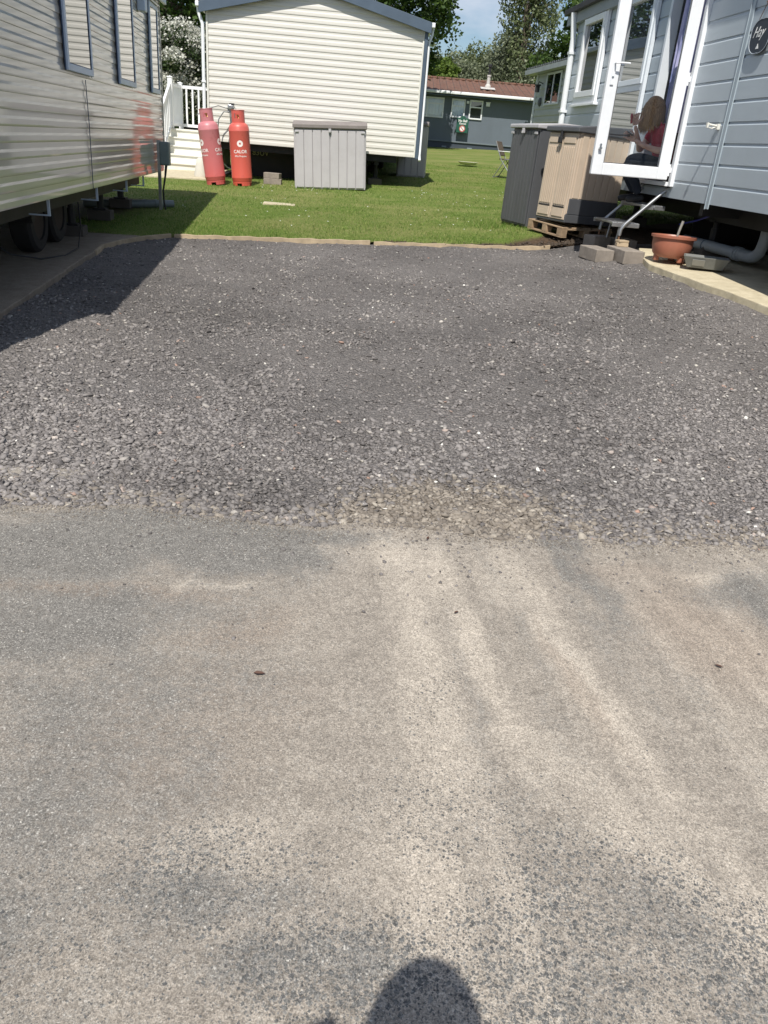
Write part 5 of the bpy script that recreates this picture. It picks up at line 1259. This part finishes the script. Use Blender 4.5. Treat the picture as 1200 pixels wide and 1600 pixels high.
M['tshirt'] = cloth('dark_red_tshirt', (.50, .03, .065)); M['trousers'] = cloth('dark_navy_trousers', (.028, .035, .05)); M['grey_top'] = cloth('grey_top', (.2, .2, .22))
def hair_mat():
    q = NT('light_brown_hair'); n_ = q.noise(40, 4, .6, q.map((3, 3, .25)))
    s_ = q.n('SeparateXYZ'); q.l(q.obj(), s_.inputs[0])
    c = q.ramp(n_, [(.3, (.16, .078, .026)), (.55, (.38, .20, .075)), (.75, (.62, .38, .17))]); q.set(Base_Color=c, Roughness=.5); q.bump(n_, .6, .02); return q.m
M['hair'] = hair_mat()
def head_mesh(parent, name, mat, c, yaw, pitch, s=1.0):
    """egg head with brow, nose, lips, ears: facing local +x, parent space"""
    bm = bmesh.new(); bmesh.ops.create_uvsphere(bm, u_segments=40, v_segments=28, radius=1)
    for v in bm.verts:
        x_, y_, z_ = v.co
        X_ = x_*.098; Y_ = y_*.076*(1-.22*max(0, -z_)); Z_ = z_*.118
        if x_ > 0:
            X_ *= 1-.10*max(0, -z_)
            X_ += .026*math.exp(-((y_/.13)**2+((z_+.10)/.20)**2))           # nose
            X_ += .007*math.exp(-((y_/.32)**2+((z_+.46)/.09)**2))           # lips
            X_ += .010*math.exp(-((y_/.30)**2+((z_+.80)/.16)**2))           # chin
            X_ -= .010*(math.exp(-(((y_-.36)/.2)**2+((z_-.08)/.14)**2))+math.exp(-(((y_+.36)/.2)**2+((z_-.08)/.14)**2)))
            X_ += .005*math.exp(-(((z_-.27)/.10)**2))
        e = math.exp(-(((x_+.05)/.16)**2+((z_+.02)/.22)**2)); Y_ += math.copysign(.014*e, y_)*(abs(y_) > .6)
        v.co = (X_*s, Y_*s, Z_*s)
    me = bpy.data.meshes.new(name); bm.to_mesh(me); bm.free(); me.materials.append(mat)
    for p in me.polygons: p.use_smooth = True
    o = bpy.data.objects.new(name, me); C.objects.link(o); o.parent = parent; o.location = c; o.rotation_euler = (0, pitch, yaw)
    for sgn in (-1, 1):
        mb = MB(); mb.lathe([(.0005, -.011), (.007, -.008), (.010, 0), (.007, .008), (.0005, .011)], 12, Matrix.Translation((.080*s, sgn*.030*s, .010*s))); mb.build('eye', simple('eye', (.5, .48, .45), .2), o, smooth=True)
    return o
def hand(sk, wrist, d, up, side, r=.009, curl=.6, L=.085, hs=1.0):
    """palm + five fingers. d: pointing direction, up: back-of-hand normal, side: towards the thumb"""
    d, up, side = Vector(d).normalized(), Vector(up).normalized(), Vector(side).normalized(); wv = Vector(wrist)
    ends = []
    for k_, off in enumerate((-.030, -.010, .010, .029)):
        ln = (.062, .075, .080, .070)[k_]*hs
        base = wv+d*.035*hs+side*off*hs*.8; kn = wv+d*.085*hs+side*off*hs
        p1 = kn+(d*math.cos(curl*.5)-up*math.sin(curl*.5))*ln*.45
        p2 = p1+(d*math.cos(curl*1.5)-up*math.sin(curl*1.5))*ln*.32
        p3 = p2+(d*math.cos(curl*2.3)-up*math.sin(curl*2.3))*ln*.25
        sk.chain([(wv+d*.005+side*off*.5, r*1.3), (base, r*1.35), (kn, r*1.15), (p1, r), (p2, r*.9), (p3, r*.75)], None, True)
    b = wv+d*.03*hs+side*.028*hs
    sk.chain([(wv+d*.01*hs, r*1.4), (b, r*1.5), (b+side*.025*hs+d*.025*hs-up*.01*hs, r*1.2), (b+side*.035*hs+d*.05*hs-up*.018*hs, r), (b+side*.030*hs+d*.07*hs-up*.028*hs, r*.8)], None, True)
# seated woman in the doorway
PS = thing('person', 'person in dark red t-shirt sitting head bowed in the caravan doorway', 'person', (2.86, 10.02, 1.30))
O = Vector(PS.location)
def q3(x, y, z): return tuple(Vector((x, y, z))-O)
hipc = q3(2.93, 10.02, 1.42)
sk = SK()
r0_ = sk.pt(hipc, (.13, .10), root=True)
ch_ = sk.chain([(q3(2.87, 10.02, 1.55), (.11, .085)), (q3(2.80, 10.01, 1.72), (.115, .085)), (q3(2.765, 10.0, 1.83), (.11, .07)), (q3(2.73, 10.0, 1.885), .05), (q3(2.70, 10.0, 1.925), .045)], r0_)
sk.build('body', M['skin'], PS, 2)
# arms and hands as continuous skin, fused by overlap with the torso
sk = SK()
sk.chain([(q3(2.76, 9.88, 1.845), .05), (q3(2.775, 9.80, 1.80), .048), (q3(2.79, 9.74, 1.70), .045), (q3(2.765, 9.71, 1.61), .040), (q3(2.69, 9.74, 1.608), .038), (q3(2.56, 9.80, 1.645), .029), (q3(2.475, 9.84, 1.685), .022), (q3(2.45, 9.845, 1.70), (.028, .018))], None, True)
hand(sk, q3(2.46, 9.845, 1.695), (-.85, .05, .42), (.1, -.9, .2), (.35, .1, .9), curl=.55, r=.0085)
sk.chain([(q3(2.74, 10.12, 1.84), .048), (q3(2.71, 10.20, 1.76), .045), (q3(2.66, 10.20, 1.66), .042), (q3(2.60, 10.14, 1.60), .036), (q3(2.565, 10.06, 1.66), .033), (q3(2.50, 9.98, 1.76), .025), (q3(2.465, 9.95, 1.82), .021), (q3(2.455, 9.94, 1.845), (.026, .017))], None, True)
hand(sk, q3(2.455, 9.942, 1.84), (-.15, .0, 1), (-.3, .95, 0), (.8, .0, .2), curl=.8, r=.0085)
sk.build('arms', M['skin'], PS, 2)
hd = head_mesh(PS, 'head', M['skin'], q3(2.665, 10.0, 2.03), R(183), R(42), .97)
# bob of hair: cap plus many strands
def strands(parent, c, yaw, pitch, n=1500, ln=(.20, .30), mat=None, face_open=.55):
    V = []; F = []; rg_ = random.Random(5)
    Rm = (Matrix.Rotation(yaw, 3, 'Z') @ Matrix.Rotation(pitch, 3, 'Y'))
    for i in range(n):
        a = rg_.uniform(0, 2*math.pi); el_ = rg_.uniform(.05, 1.45)
        d = Vector((math.cos(a)*math.cos(el_), math.sin(a)*math.cos(el_), math.sin(el_)))
        if d.x > face_open and d.z < .75: continue
        root = Vector((d.x*.103, d.y*.083, d.z*.122)); root = Rm @ root; dd = Rm @ d
        flow = Vector((dd.x*.75, dd.y*.75, 0)); L_ = rg_.uniform(*ln); p = root.copy(); vel = dd*.45+Vector((0, 0, -.2)); pts = [p.copy()]
        for s_ in range(7):
            vel = vel*.72+Vector((0, 0, -.34)); st = vel.normalized()*L_/7; p = p+st
            lp = Rm.transposed() @ p; k_ = (lp.x/.108)**2+(lp.y/.088)**2+(lp.z/.125)**2
            if k_ < 1 and k_ > 0: p = Rm @ (lp/math.sqrt(k_))
            pts.append(p.copy())
        w_ = rg_.uniform(.003, .006); tn = Vector((-dd.y, dd.x, 0)); tn = tn.normalized() if tn.length > .01 else Vector((1, 0, 0))
        b = len(V)
        for k_, p in enumerate(pts):
            ww = w_*(1-.6*(k_/7)**2); V += [tuple(p-tn*ww), tuple(p+tn*ww)]
        for k_ in range(7): F.append((b+2*k_, b+2*k_+1, b+2*k_+3, b+2*k_+2))
    o = MB().add(V, F).build('hair', mat, parent, normals=False); o.location = c; return o
hr = strands(PS, q3(2.66, 10.0, 2.035), R(183), R(42), 3000, (.19, .25), M['hair'], .86)
bm = bmesh.new(); bmesh.ops.create_uvsphere(bm, u_segments=24, v_segments=16, radius=1)
for v in bm.verts: v.co = (v.co.x*.1-.006, v.co.y*.082, v.co.z*.12+.004)
for v in list(bm.verts):
    if v.co.z < -.02 and v.co.x > -.02 or v.co.x > .055 and v.co.z < .07: bm.verts.remove(v)
me = bpy.data.meshes.new('hair'); bm.to_mesh(me); bm.free(); me.materials.append(M['hair']); [setattr(p, 'use_smooth', True) for p in me.polygons]
o = bpy.data.objects.new('hair_cap', me); C.objects.link(o); o.parent = PS; o.location = q3(2.658, 10.0, 2.034); o.rotation_euler = (0, R(34), R(183)); 
sm = o.modifiers.new('s', 'SOLIDIFY'); sm.thickness = .006; sm.offset = 1
# clothes
sk = SK(); r_ = sk.pt(q3(2.91, 10.02, 1.38), (.15, .125), root=True)
t1 = sk.pt(q3(2.87, 10.02, 1.52), (.15, .125), r_); t2 = sk.pt(q3(2.80, 10.01, 1.70), (.15, .12), t1); t3 = sk.pt(q3(2.765, 10.0, 1.81), (.145, .10), t2); t4 = sk.pt(q3(2.745, 10.0, 1.87), .075, t3)
sk.chain([(q3(2.77, 9.875, 1.84), .066), (q3(2.785, 9.80, 1.795), .068), (q3(2.795, 9.745, 1.70), .066), (q3(2.79, 9.73, 1.655), .064)], t3)
sk.chain([(q3(2.75, 10.12, 1.84), .064), (q3(2.72, 10.20, 1.765), .064), (q3(2.68, 10.205, 1.69), .06)], t3)
sk.build('tshirt', M['tshirt'], PS, 2)
sk = SK(); r_ = sk.pt(q3(2.95, 10.02, 1.40), (.155, .12), root=True)
sk.chain([(q3(2.85, 9.90, 1.425), .105), (q3(2.68, 9.88, 1.47), .098), (q3(2.52, 9.87, 1.505), .085), (q3(2.435, 9.87, 1.49), .078), (q3(2.47, 9.88, 1.39), .068), (q3(2.56, 9.89, 1.26), .058), (q3(2.63, 9.90, 1.14), .048)], r_)
sk.chain([(q3(2.86, 10.13, 1.425), .105), (q3(2.70, 10.16, 1.45), .098), (q3(2.56, 10.17, 1.47), .085), (q3(2.50, 10.17, 1.44), .078), (q3(2.53, 10.16, 1.33), .066), (q3(2.60, 10.15, 1.22), .056), (q3(2.65, 10.14, 1.14), .048)], r_)
sk.build('trousers', M['trousers'], PS, 2)
sk = SK()
sk.chain([(q3(2.70, 9.91, 1.09), .042), (q3(2.66, 9.91, 1.095), .045), (q3(2.60, 9.905, 1.088), .042), (q3(2.52, 9.90, 1.08), .036), (q3(2.49, 9.90, 1.078), .025)], None, True)
sk.chain([(q3(2.70, 10.14, 1.095), .042), (q3(2.66, 10.14, 1.10), .045), (q3(2.58, 10.135, 1.09), .042), (q3(2.49, 10.13, 1.082), .036), (q3(2.45, 10.13, 1.08), .025)], None, True)
sk.build('shoes', M['black'], PS, 2)
# held things
o = MB().lathe([(.002, 0), (.045, .0), (.047, .006), (.045, .012), (.002, .012)], 24).build('hand_mirror', simple('black_compact', (.03, .03, .04), .25)); o.location = (2.385, 9.83, 1.755); o.rotation_euler = (R(10), R(28), 0); tag(o, 'small round black mirror held in the lower hand of the seated person', 'mirror')
mb = MB(); mb.tube([(0, 0, 0), (-.14, .01, -.003), (-.30, .02, .008)], [.008, .007, .006], 8); mb.tube([(0, 0, 0), (.03, 0, 0)], .012, 8); o = mb.build('styling_wand', simple('brown_handle', (.08, .055, .045), .5), smooth=True); o.location = (2.36, 9.84, 1.735); tag(o, 'long thin brown rod sticking out left from the seated person\'s lower hand', 'rod')
mb = MB(); mb.tube([(0, 0, 0), (-.008, 0, .06)], .011, 10); mb.tube([(-.008, 0, .06), (-.012, 0, .10)], [.016, .010], 10); o = mb.build('makeup_brush', simple('red_handle', (.4, .03, .04), .3), smooth=True); o.location = (2.40, 9.925, 1.86); tag(o, 'short red handled brush held in the raised hand of the seated person', 'brush')

# photographer behind the camera (seen only as a shadow)
PH = thing('person', 'standing person holding up a phone, seen only by the head shadow on the road', 'person', (-.02, -.2, g(0, -.2)-.04))
O2 = Vector(PH.location); z0 = O2.z
def p3(x, y, z): return tuple(Vector((x, y, z))-O2)
sk = SK(); r_ = sk.pt(p3(-.02, -.24, .88), (.14, .11), root=True)
c_ = sk.chain([(p3(-.02, -.24, 1.05), (.13, .10)), (p3(-.02, -.24, 1.22), (.15, .10)), (p3(-.02, -.23, 1.34), (.14, .085)), (p3(-.02, -.2, 1.42), .05), (p3(-.02, -.17, 1.50), .048)], r_)
sk.chain([(p3(-.12, -.24, .80), .09), (p3(-.12, -.22, .45), .065), (p3(-.12, -.24, .05), .045), (p3(-.12, -.1, .02), .04)], r_)
sk.chain([(p3(.08, -.24, .80), .09), (p3(.08, -.22, .45), .065), (p3(.08, -.24, .05), .045), (p3(.08, -.1, .02), .04)], r_)
sk.chain([(p3(-.17, -.23, 1.34), .055), (p3(-.24, -.2, 1.14), .045), (p3(-.20, -.10, 1.27), .034), (p3(-.175, -.07, 1.345), .026)], 3)
sk.chain([(p3(.13, -.23, 1.34), .055), (p3(.2, -.2, 1.14), .045), (p3(.1, -.08, 1.30), .034), (p3(.055, -.045, 1.38), .026)], 3)
hand(sk, p3(-.175, -.07, 1.34), (-.35, -.05, .85), (-.6, .3, -.5), (.8, -.1, .5), curl=.5, hs=.7)
hand(sk, p3(.06, -.05, 1.38), (-.1, .1, 1), (.5, -.5, 0), (-.9, 0, .1), curl=.5, hs=.9)
sk.build('body', M['skin'], PH, 2)
sk = SK(); r_ = sk.pt(p3(-.02, -.24, .9), (.16, .13), root=True); c2 = sk.chain([(p3(-.02, -.24, 1.2), (.17, .12)), (p3(-.02, -.23, 1.34), (.16, .10))], r_)
sk.build('top', M['grey_top'], PH, 2)
head_mesh(PH, 'head', M['skin'], p3(-.02, -.165, 1.565), R(90), R(14), .98)
strands(PH, p3(-.02, -.165, 1.57), R(90), R(14), 900, (.16, .22), M['hair'], .4)
o = MB().bb((-.075, -.018, 0), (.01, -.010, .155)).build('mobile_phone', M['black'], bevel=.003); o.location = (0.01, -.012, 1.318); tag(o, 'black mobile phone held up by the standing person', 'phone')

# ------------------------------------------------------------------ small lawn things
o = MB().lathe([(.03, .0), (.22, .02), (.30, .075), (.31, .085), (.29, .085), (.2, .04), (.02, .03)], 24).build('shallow_bowl', simple('cream_bowl', (.72, .70, .55), .5, dirt=.1), smooth=True); o.location = (1.60, 25.4, g(1.6, 25.4)+.03); tag(o, 'shallow cream bowl lying far out on the lawn', 'bowl')
block((-2.07, 13.3, g(-2.07, 13.3)-.02), (.50, .34, .032), R(6), 'small pale slab set flush in the lawn before the grey store', None, 'conc_r', 'manhole_cover')['category'] = 'cover'
CH = thing('camping_chair', 'folding camping chair with brown seat half hidden behind the charcoal store', 'chair', (2.30, 21.3, g(2.3, 21.3)), R(-20))
mb = MB()
for s_ in (-.24, .24):
    mb.tube([(-.25, s_, 0), (.0, s_, .42), (.22, s_, .44)], .012, 6); mb.tube([(.25, s_, 0), (-.1, s_, .42), (-.28, s_, .82)], .012, 6); mb.tube([(-.2, s_, .60), (.2, s_, .60), (.22, s_, .44)], .012, 6)
mb.tube([(-.25, -.24, .02), (-.25, .24, .02)], .011, 6); mb.tube([(.25, -.24, .02), (.25, .24, .02)], .011, 6); mb.build('frame', M['galv'], CH, smooth=True)
MB().box((.06, 0, .43), (.42, .46, .03)).build('seat', M['tan_canvas'], CH, bevel=.01)
MB().box((-.20, 0, .66), (.03, .46, .34), rot=(0, R(-22), 0)).build('backrest', M['tan_canvas'], CH, bevel=.01)

# parked car far left
oz = g(-8, 27)
CR = thing('parked_car', 'dark parked car glimpsed between the left caravan and the white steps', 'car', (-9.3, 26.6, oz), R(8))
prof = [(-.0, .30), (.05, .75), (.35, .92), (1.0, 1.02), (1.55, 1.42), (2.9, 1.46), (3.7, 1.05), (4.1, .95), (4.15, .35), (3.7, .25), (.4, .25)]
M['carpaint'] = simple('dark_car_paint', (.025, .03, .04), .25, coat=.8, var=.05)
mb = MB(); mb.prism(prof, 'y', 0, 1.72); mb.build('body', M['carpaint'], CR, bevel=.08)
for yy in (-.004, 1.724):
    mb = MB(); mb.prism([(1.2, 1.03), (1.62, 1.36), (2.2, 1.38), (2.2, 1.02)], 'y', yy-.006, yy+.006); mb.prism([(2.28, 1.02), (2.28, 1.38), (2.85, 1.39), (3.4, 1.06)], 'y', yy-.006, yy+.006); mb.build('side_window', M['glassd'], CR)
for x_ in (.85, 3.3):
    for y_ in (.08, 1.64): wheel_obj(CR, (x_, y_, .30), .31, .2, 'y')
for yy in (.2, 1.5): MB().box((4.13, yy, .82), (.06, .28, .14)).build('tail_light', simple('red_lens', (.4, .02, .02), .2), CR, bevel=.01)
MB().box((-.0, .86, .42), (.04, .5, .11)).build('number_plate', M['signwhite'], CR)

# ------------------------------------------------------------------ trees
def leaf_material(name, a, b, c3=None, trans=.35):
    q = NT(name); ge = q.n('NewGeometry')
    st = [(0, a), (.6, b)] + ([(.85, c3), (1, c3)] if c3 else [(1, b)])
    c = q.ramp(ge.outputs['Random Per Island'], st)
    big = q.noise(.9, 3); c = q.mix(q.ramp(big, [(.35, .45), (.65, 0)]), c, tuple(x*.55 for x in a))
    q.set(Base_Color=c, Roughness=.6, Specular_IOR_Level=.35)
    tr = q.n('BsdfTranslucent'); q.l(c, tr.inputs[0]); ms = q.n('MixShader'); ms.inputs[0].default_value = trans
    q.l(q.b.outputs[0], ms.inputs[1]); q.l(tr.outputs[0], ms.inputs[2]); q.l(ms.outputs[0], q.out.inputs[0]); return q.m
M['lf_oak'] = leaf_material('oak_leaves', (.028, .062, .012), (.07, .13, .022), (.11, .175, .035))
M['lf_birch'] = leaf_material('birch_leaves', (.11, .145, .062), (.19, .23, .105), (.28, .31, .17))
M['lf_pale'] = leaf_material('grey_green_leaves', (.14, .17, .10), (.24, .27, .165), (.34, .37, .25))
M['lf_bright'] = leaf_material('bright_green_leaves', (.07, .12, .015), (.13, .20, .03), (.19, .26, .05))
M['lf_haw'] = leaf_material('hawthorn_leaves', (.03, .055, .018), (.06, .10, .03), (.09, .13, .045))
M['blossom'] = leaf_material('white_blossom', (.50, .50, .42), (.66, .66, .58), (.78, .78, .72), .2)
M['bark'] = simple('bark', (.13, .105, .08), .9, var=.3, vscale=5, bump=.8, bscale=20)
M['barkpale'] = simple('pale_bark', (.34, .31, .27), .8, var=.35, vscale=4, bump=.5, bscale=20)
def quads(P, s, n_dir=None, aspect=.6, droop=0):
    n = len(P); d = RNG.normal(size=(n, 3)); d[:, 2] = d[:, 2]*.6-droop; d /= np.linalg.norm(d, axis=1, keepdims=True)
    o = RNG.normal(size=(n, 3)); o -= d*(o*d).sum(1, keepdims=True); o /= np.linalg.norm(o, axis=1, keepdims=True)
    s = s[:, None]; a = P-d*s; b = P+o*s*aspect; c = P+d*s; e = P-o*s*aspect
    V = np.stack([a, b, c, e], 1).reshape(-1, 3); return V, np.arange(4*n).reshape(-1, 4)
def crown(name, center, rad, nclump, nleaf, ls, mat, parent, seed, shape='ball', csize=.28, droop=0, fill=.35, aspect=.6, zsq=1.0, extra=None):
    rs = np.random.default_rng(seed)
    d = rs.normal(size=(nclump, 3)); d /= np.linalg.norm(d, axis=1, keepdims=True)
    r = rs.uniform(fill, 1, (nclump, 1))**.6
    if shape == 'dome': d[:, 2] = np.abs(d[:, 2])*1.15-.25
    cc = d*r*np.array(rad)*rs.uniform(.8, 1.12, (nclump, 1))
    cs = csize*np.mean(rad)*rs.uniform(.55, 1.3, nclump)
    k = rs.integers(0, nclump, nleaf); u = rs.normal(size=(nleaf, 3)); u /= np.linalg.norm(u, axis=1, keepdims=True)
    rr = rs.uniform(.25, 1, (nleaf, 1))**.5
    P = cc[k]+u*rr*cs[k][:, None]*np.array([1.15, 1.15, .75*zsq])
    if droop: P[:, 2] -= rs.exponential(droop, nleaf)*np.mean(rad)*.25
    P += np.array(center); s = ls*rs.uniform(.6, 1.3, nleaf)
    V, F = quads(P, s, None, aspect, droop)
    o = npmesh(name, V, F, mat, parent); return o, cc+np.array(center)
def tree(name, label, cat, loc, h, rad, cz, mat, seed, nclump=60, nleaf=16000, ls=.10, bark='bark', trunk=.22, group=None, shape='ball', csize=.28, droop=0, limbs=9, fill=.35, lean=(0, 0), zsq=1.0):
    z = g(*loc)-.05; t = thing(name, label, cat, (loc[0], loc[1], z), random.uniform(0, .3), group)
    cr_, cc = crown('crown', (lean[0], lean[1], cz), rad, nclump, nleaf, ls, mat, t, seed, shape, csize, droop, fill, zsq=zsq)
    rs = random.Random(seed); mb = MB(); top = Vector((lean[0], lean[1], cz+rad[2]*.45))
    n_ = 7; pts = [Vector((top.x*(i/n_)**1.5+rs.uniform(-.1, .1)*i/n_, top.y*(i/n_)**1.5+rs.uniform(-.1, .1)*i/n_, top.z*i/n_)) for i in range(n_+1)]
    mb.tube(pts, [trunk*(1.25 if i == 0 else 1)*(1-.8*i/n_) for i in range(n_+1)], 9)
    idx = list(range(len(cc))); rs.shuffle(idx)
    for i in idx[:limbs]:
        tgt = Vector(cc[i]); k = rs.randint(2, n_-1); b = pts[k]
        mid = b.lerp(tgt, .5)+Vector((rs.uniform(-.2, .2), rs.uniform(-.2, .2), abs(tgt.z-b.z)*.12)); r_ = trunk*(1-.8*k/n_)*.55
        mb.tube([b, b.lerp(mid, .5), mid, tgt], [r_, r_*.75, r_*.5, r_*.18], 6)
    mb.build('trunk', M[bark], t, smooth=True)
    return t
# tree line beyond the lodge (Y 55-66)
TL = 'trees in the line behind the lodge'
specs = [
 (-.6, 60, 7.6, 2.1, 'lf_birch', 'dense_tree', 'dark grey green tree in the tree line just right of the middle caravan roof'),
 (1.9, 58, 6.9, 2.0, 'lf_pale', 'dense_tree', 'pale grey green drooping tree behind the left half of the lodge roof'),
 (4.0, 61, 7.9, 2.0, 'lf_birch', 'dense_tree', 'mid green drooping tree behind the lodge flue, left of the tallest tree'),
 (5.9, 59, 8.3, 2.0, 'lf_pale', 'dense_tree', 'pale leaved tree below the tallest tree of the line'),
 (8.0, 62, 8.1, 2.2, 'lf_birch', 'dense_tree', 'grey green tree right of the tallest tree of the line'),
 (10.2, 60, 7.4, 2.3, 'lf_birch', 'dense_tree', 'grey green tree at the right end of the line behind the far caravan'),
 (-12.5, 62, 5.6, 2.6, 'lf_birch', 'dense_tree', 'distant green tree seen over the white steps'),
 (-16.5, 60, 6.2, 2.8, 'lf_birch', 'dense_tree', 'distant green tree behind the blossoming hawthorn'),
]
for i, (x_, y_, top_, rr, mt, nm, lab) in enumerate(specs):
    zt_ = top_-g(x_, y_); tree(nm, lab, 'tree', (x_, y_), 8, (rr*1.2, rr*1.1, zt_*.50), zt_*.50, M[mt], 100+i, 150, 42000, .10, 'barkpale' if i in (1, 3) else 'bark', .2, TL, csize=.30, droop=.5, limbs=14, zsq=1.3)
# the tall thin tree
zt_ = 13.5-g(5.9, 57)
tree('tall_tree', 'tallest sparse tree with bare pale limbs rising above the tree line', 'tree', (6.3, 57.5), 13, (2.0, 1.6, 3.6), zt_-3.4, M['lf_birch'], 131, 46, 8500, .10, 'bark', .22, TL, csize=.24, droop=.9, limbs=22, fill=.1)
# bright bushes in front of the line
tree('bush', 'bright green bush behind the left end of the lodge roof', 'bush', (1.2, 52), 4, (1.35, 1.2, 1.25), 4.9-g(1.2, 52), M['lf_bright'], 141, 40, 9000, .09, group='bright bushes behind the lodge', csize=.32, limbs=8, trunk=.1)
tree('bush', 'bright green bush behind the right end of the lodge roof by the far caravan', 'bush', (7.9, 52), 4, (1.5, 1.2, 1.35), 4.7-g(7.9, 52), M['lf_bright'], 142, 40, 9000, .09, group='bright bushes behind the lodge', csize=.32, limbs=8, trunk=.1)
# oaks
tree('oak_tree', 'large dark green oak with hanging boughs between the left and middle caravans', 'tree', (-8.4, 29), 9, (3.6, 2.6, 2.9), 6.05-g(-8.4, 29), M['lf_oak'], 151, 90, 26000, .085, 'bark', .32, csize=.20, droop=.25, limbs=20, lean=(.3, 0))
tree('oak_tree', 'large dark oak rising behind the right side of the middle caravan roof', 'tree', (-1.4, 34), 9, (2.7, 2.4, 3.4), 6.2-g(-1.4, 34), M['lf_oak'], 152, 80, 24000, .085, 'bark', .3, csize=.21, droop=.2, limbs=18)
tree('oak_tree', 'dark green oak behind the far corner of the blue grey caravan', 'tree', (7.6, 36), 9, (2.6, 2.2, 2.3), 5.3-g(7.6, 36), M['lf_oak'], 153, 70, 20000, .085, 'bark', .28, csize=.22, limbs=16, lean=(-.2, 0))
# hawthorn in blossom
HW = tree('hawthorn', 'hawthorn covered in white blossom behind the white steps', 'tree', (-7.55, 25.2), 4, (1.75, 1.5, 1.75), 2.75-g(-7.5, 25), M['lf_haw'], 161, 80, 22000, .045, 'bark', .12, csize=.24, limbs=16)
crown('blossom', (0, 0, 2.95-g(-7.5, 25)), (1.8, 1.55, 1.70), 80, 30000, .034, M['blossom'], HW, 161, csize=.25, aspect=.9)
tree('garden_shrub', 'green shrub to the right of the blossoming hawthorn', 'bush', (-6.6, 29.5), 3, (1.3, 1.1, 1.3), 2.9-g(-6, 29), M['lf_bright'], 163, 40, 9000, .06, csize=.3, limbs=8, trunk=.08)
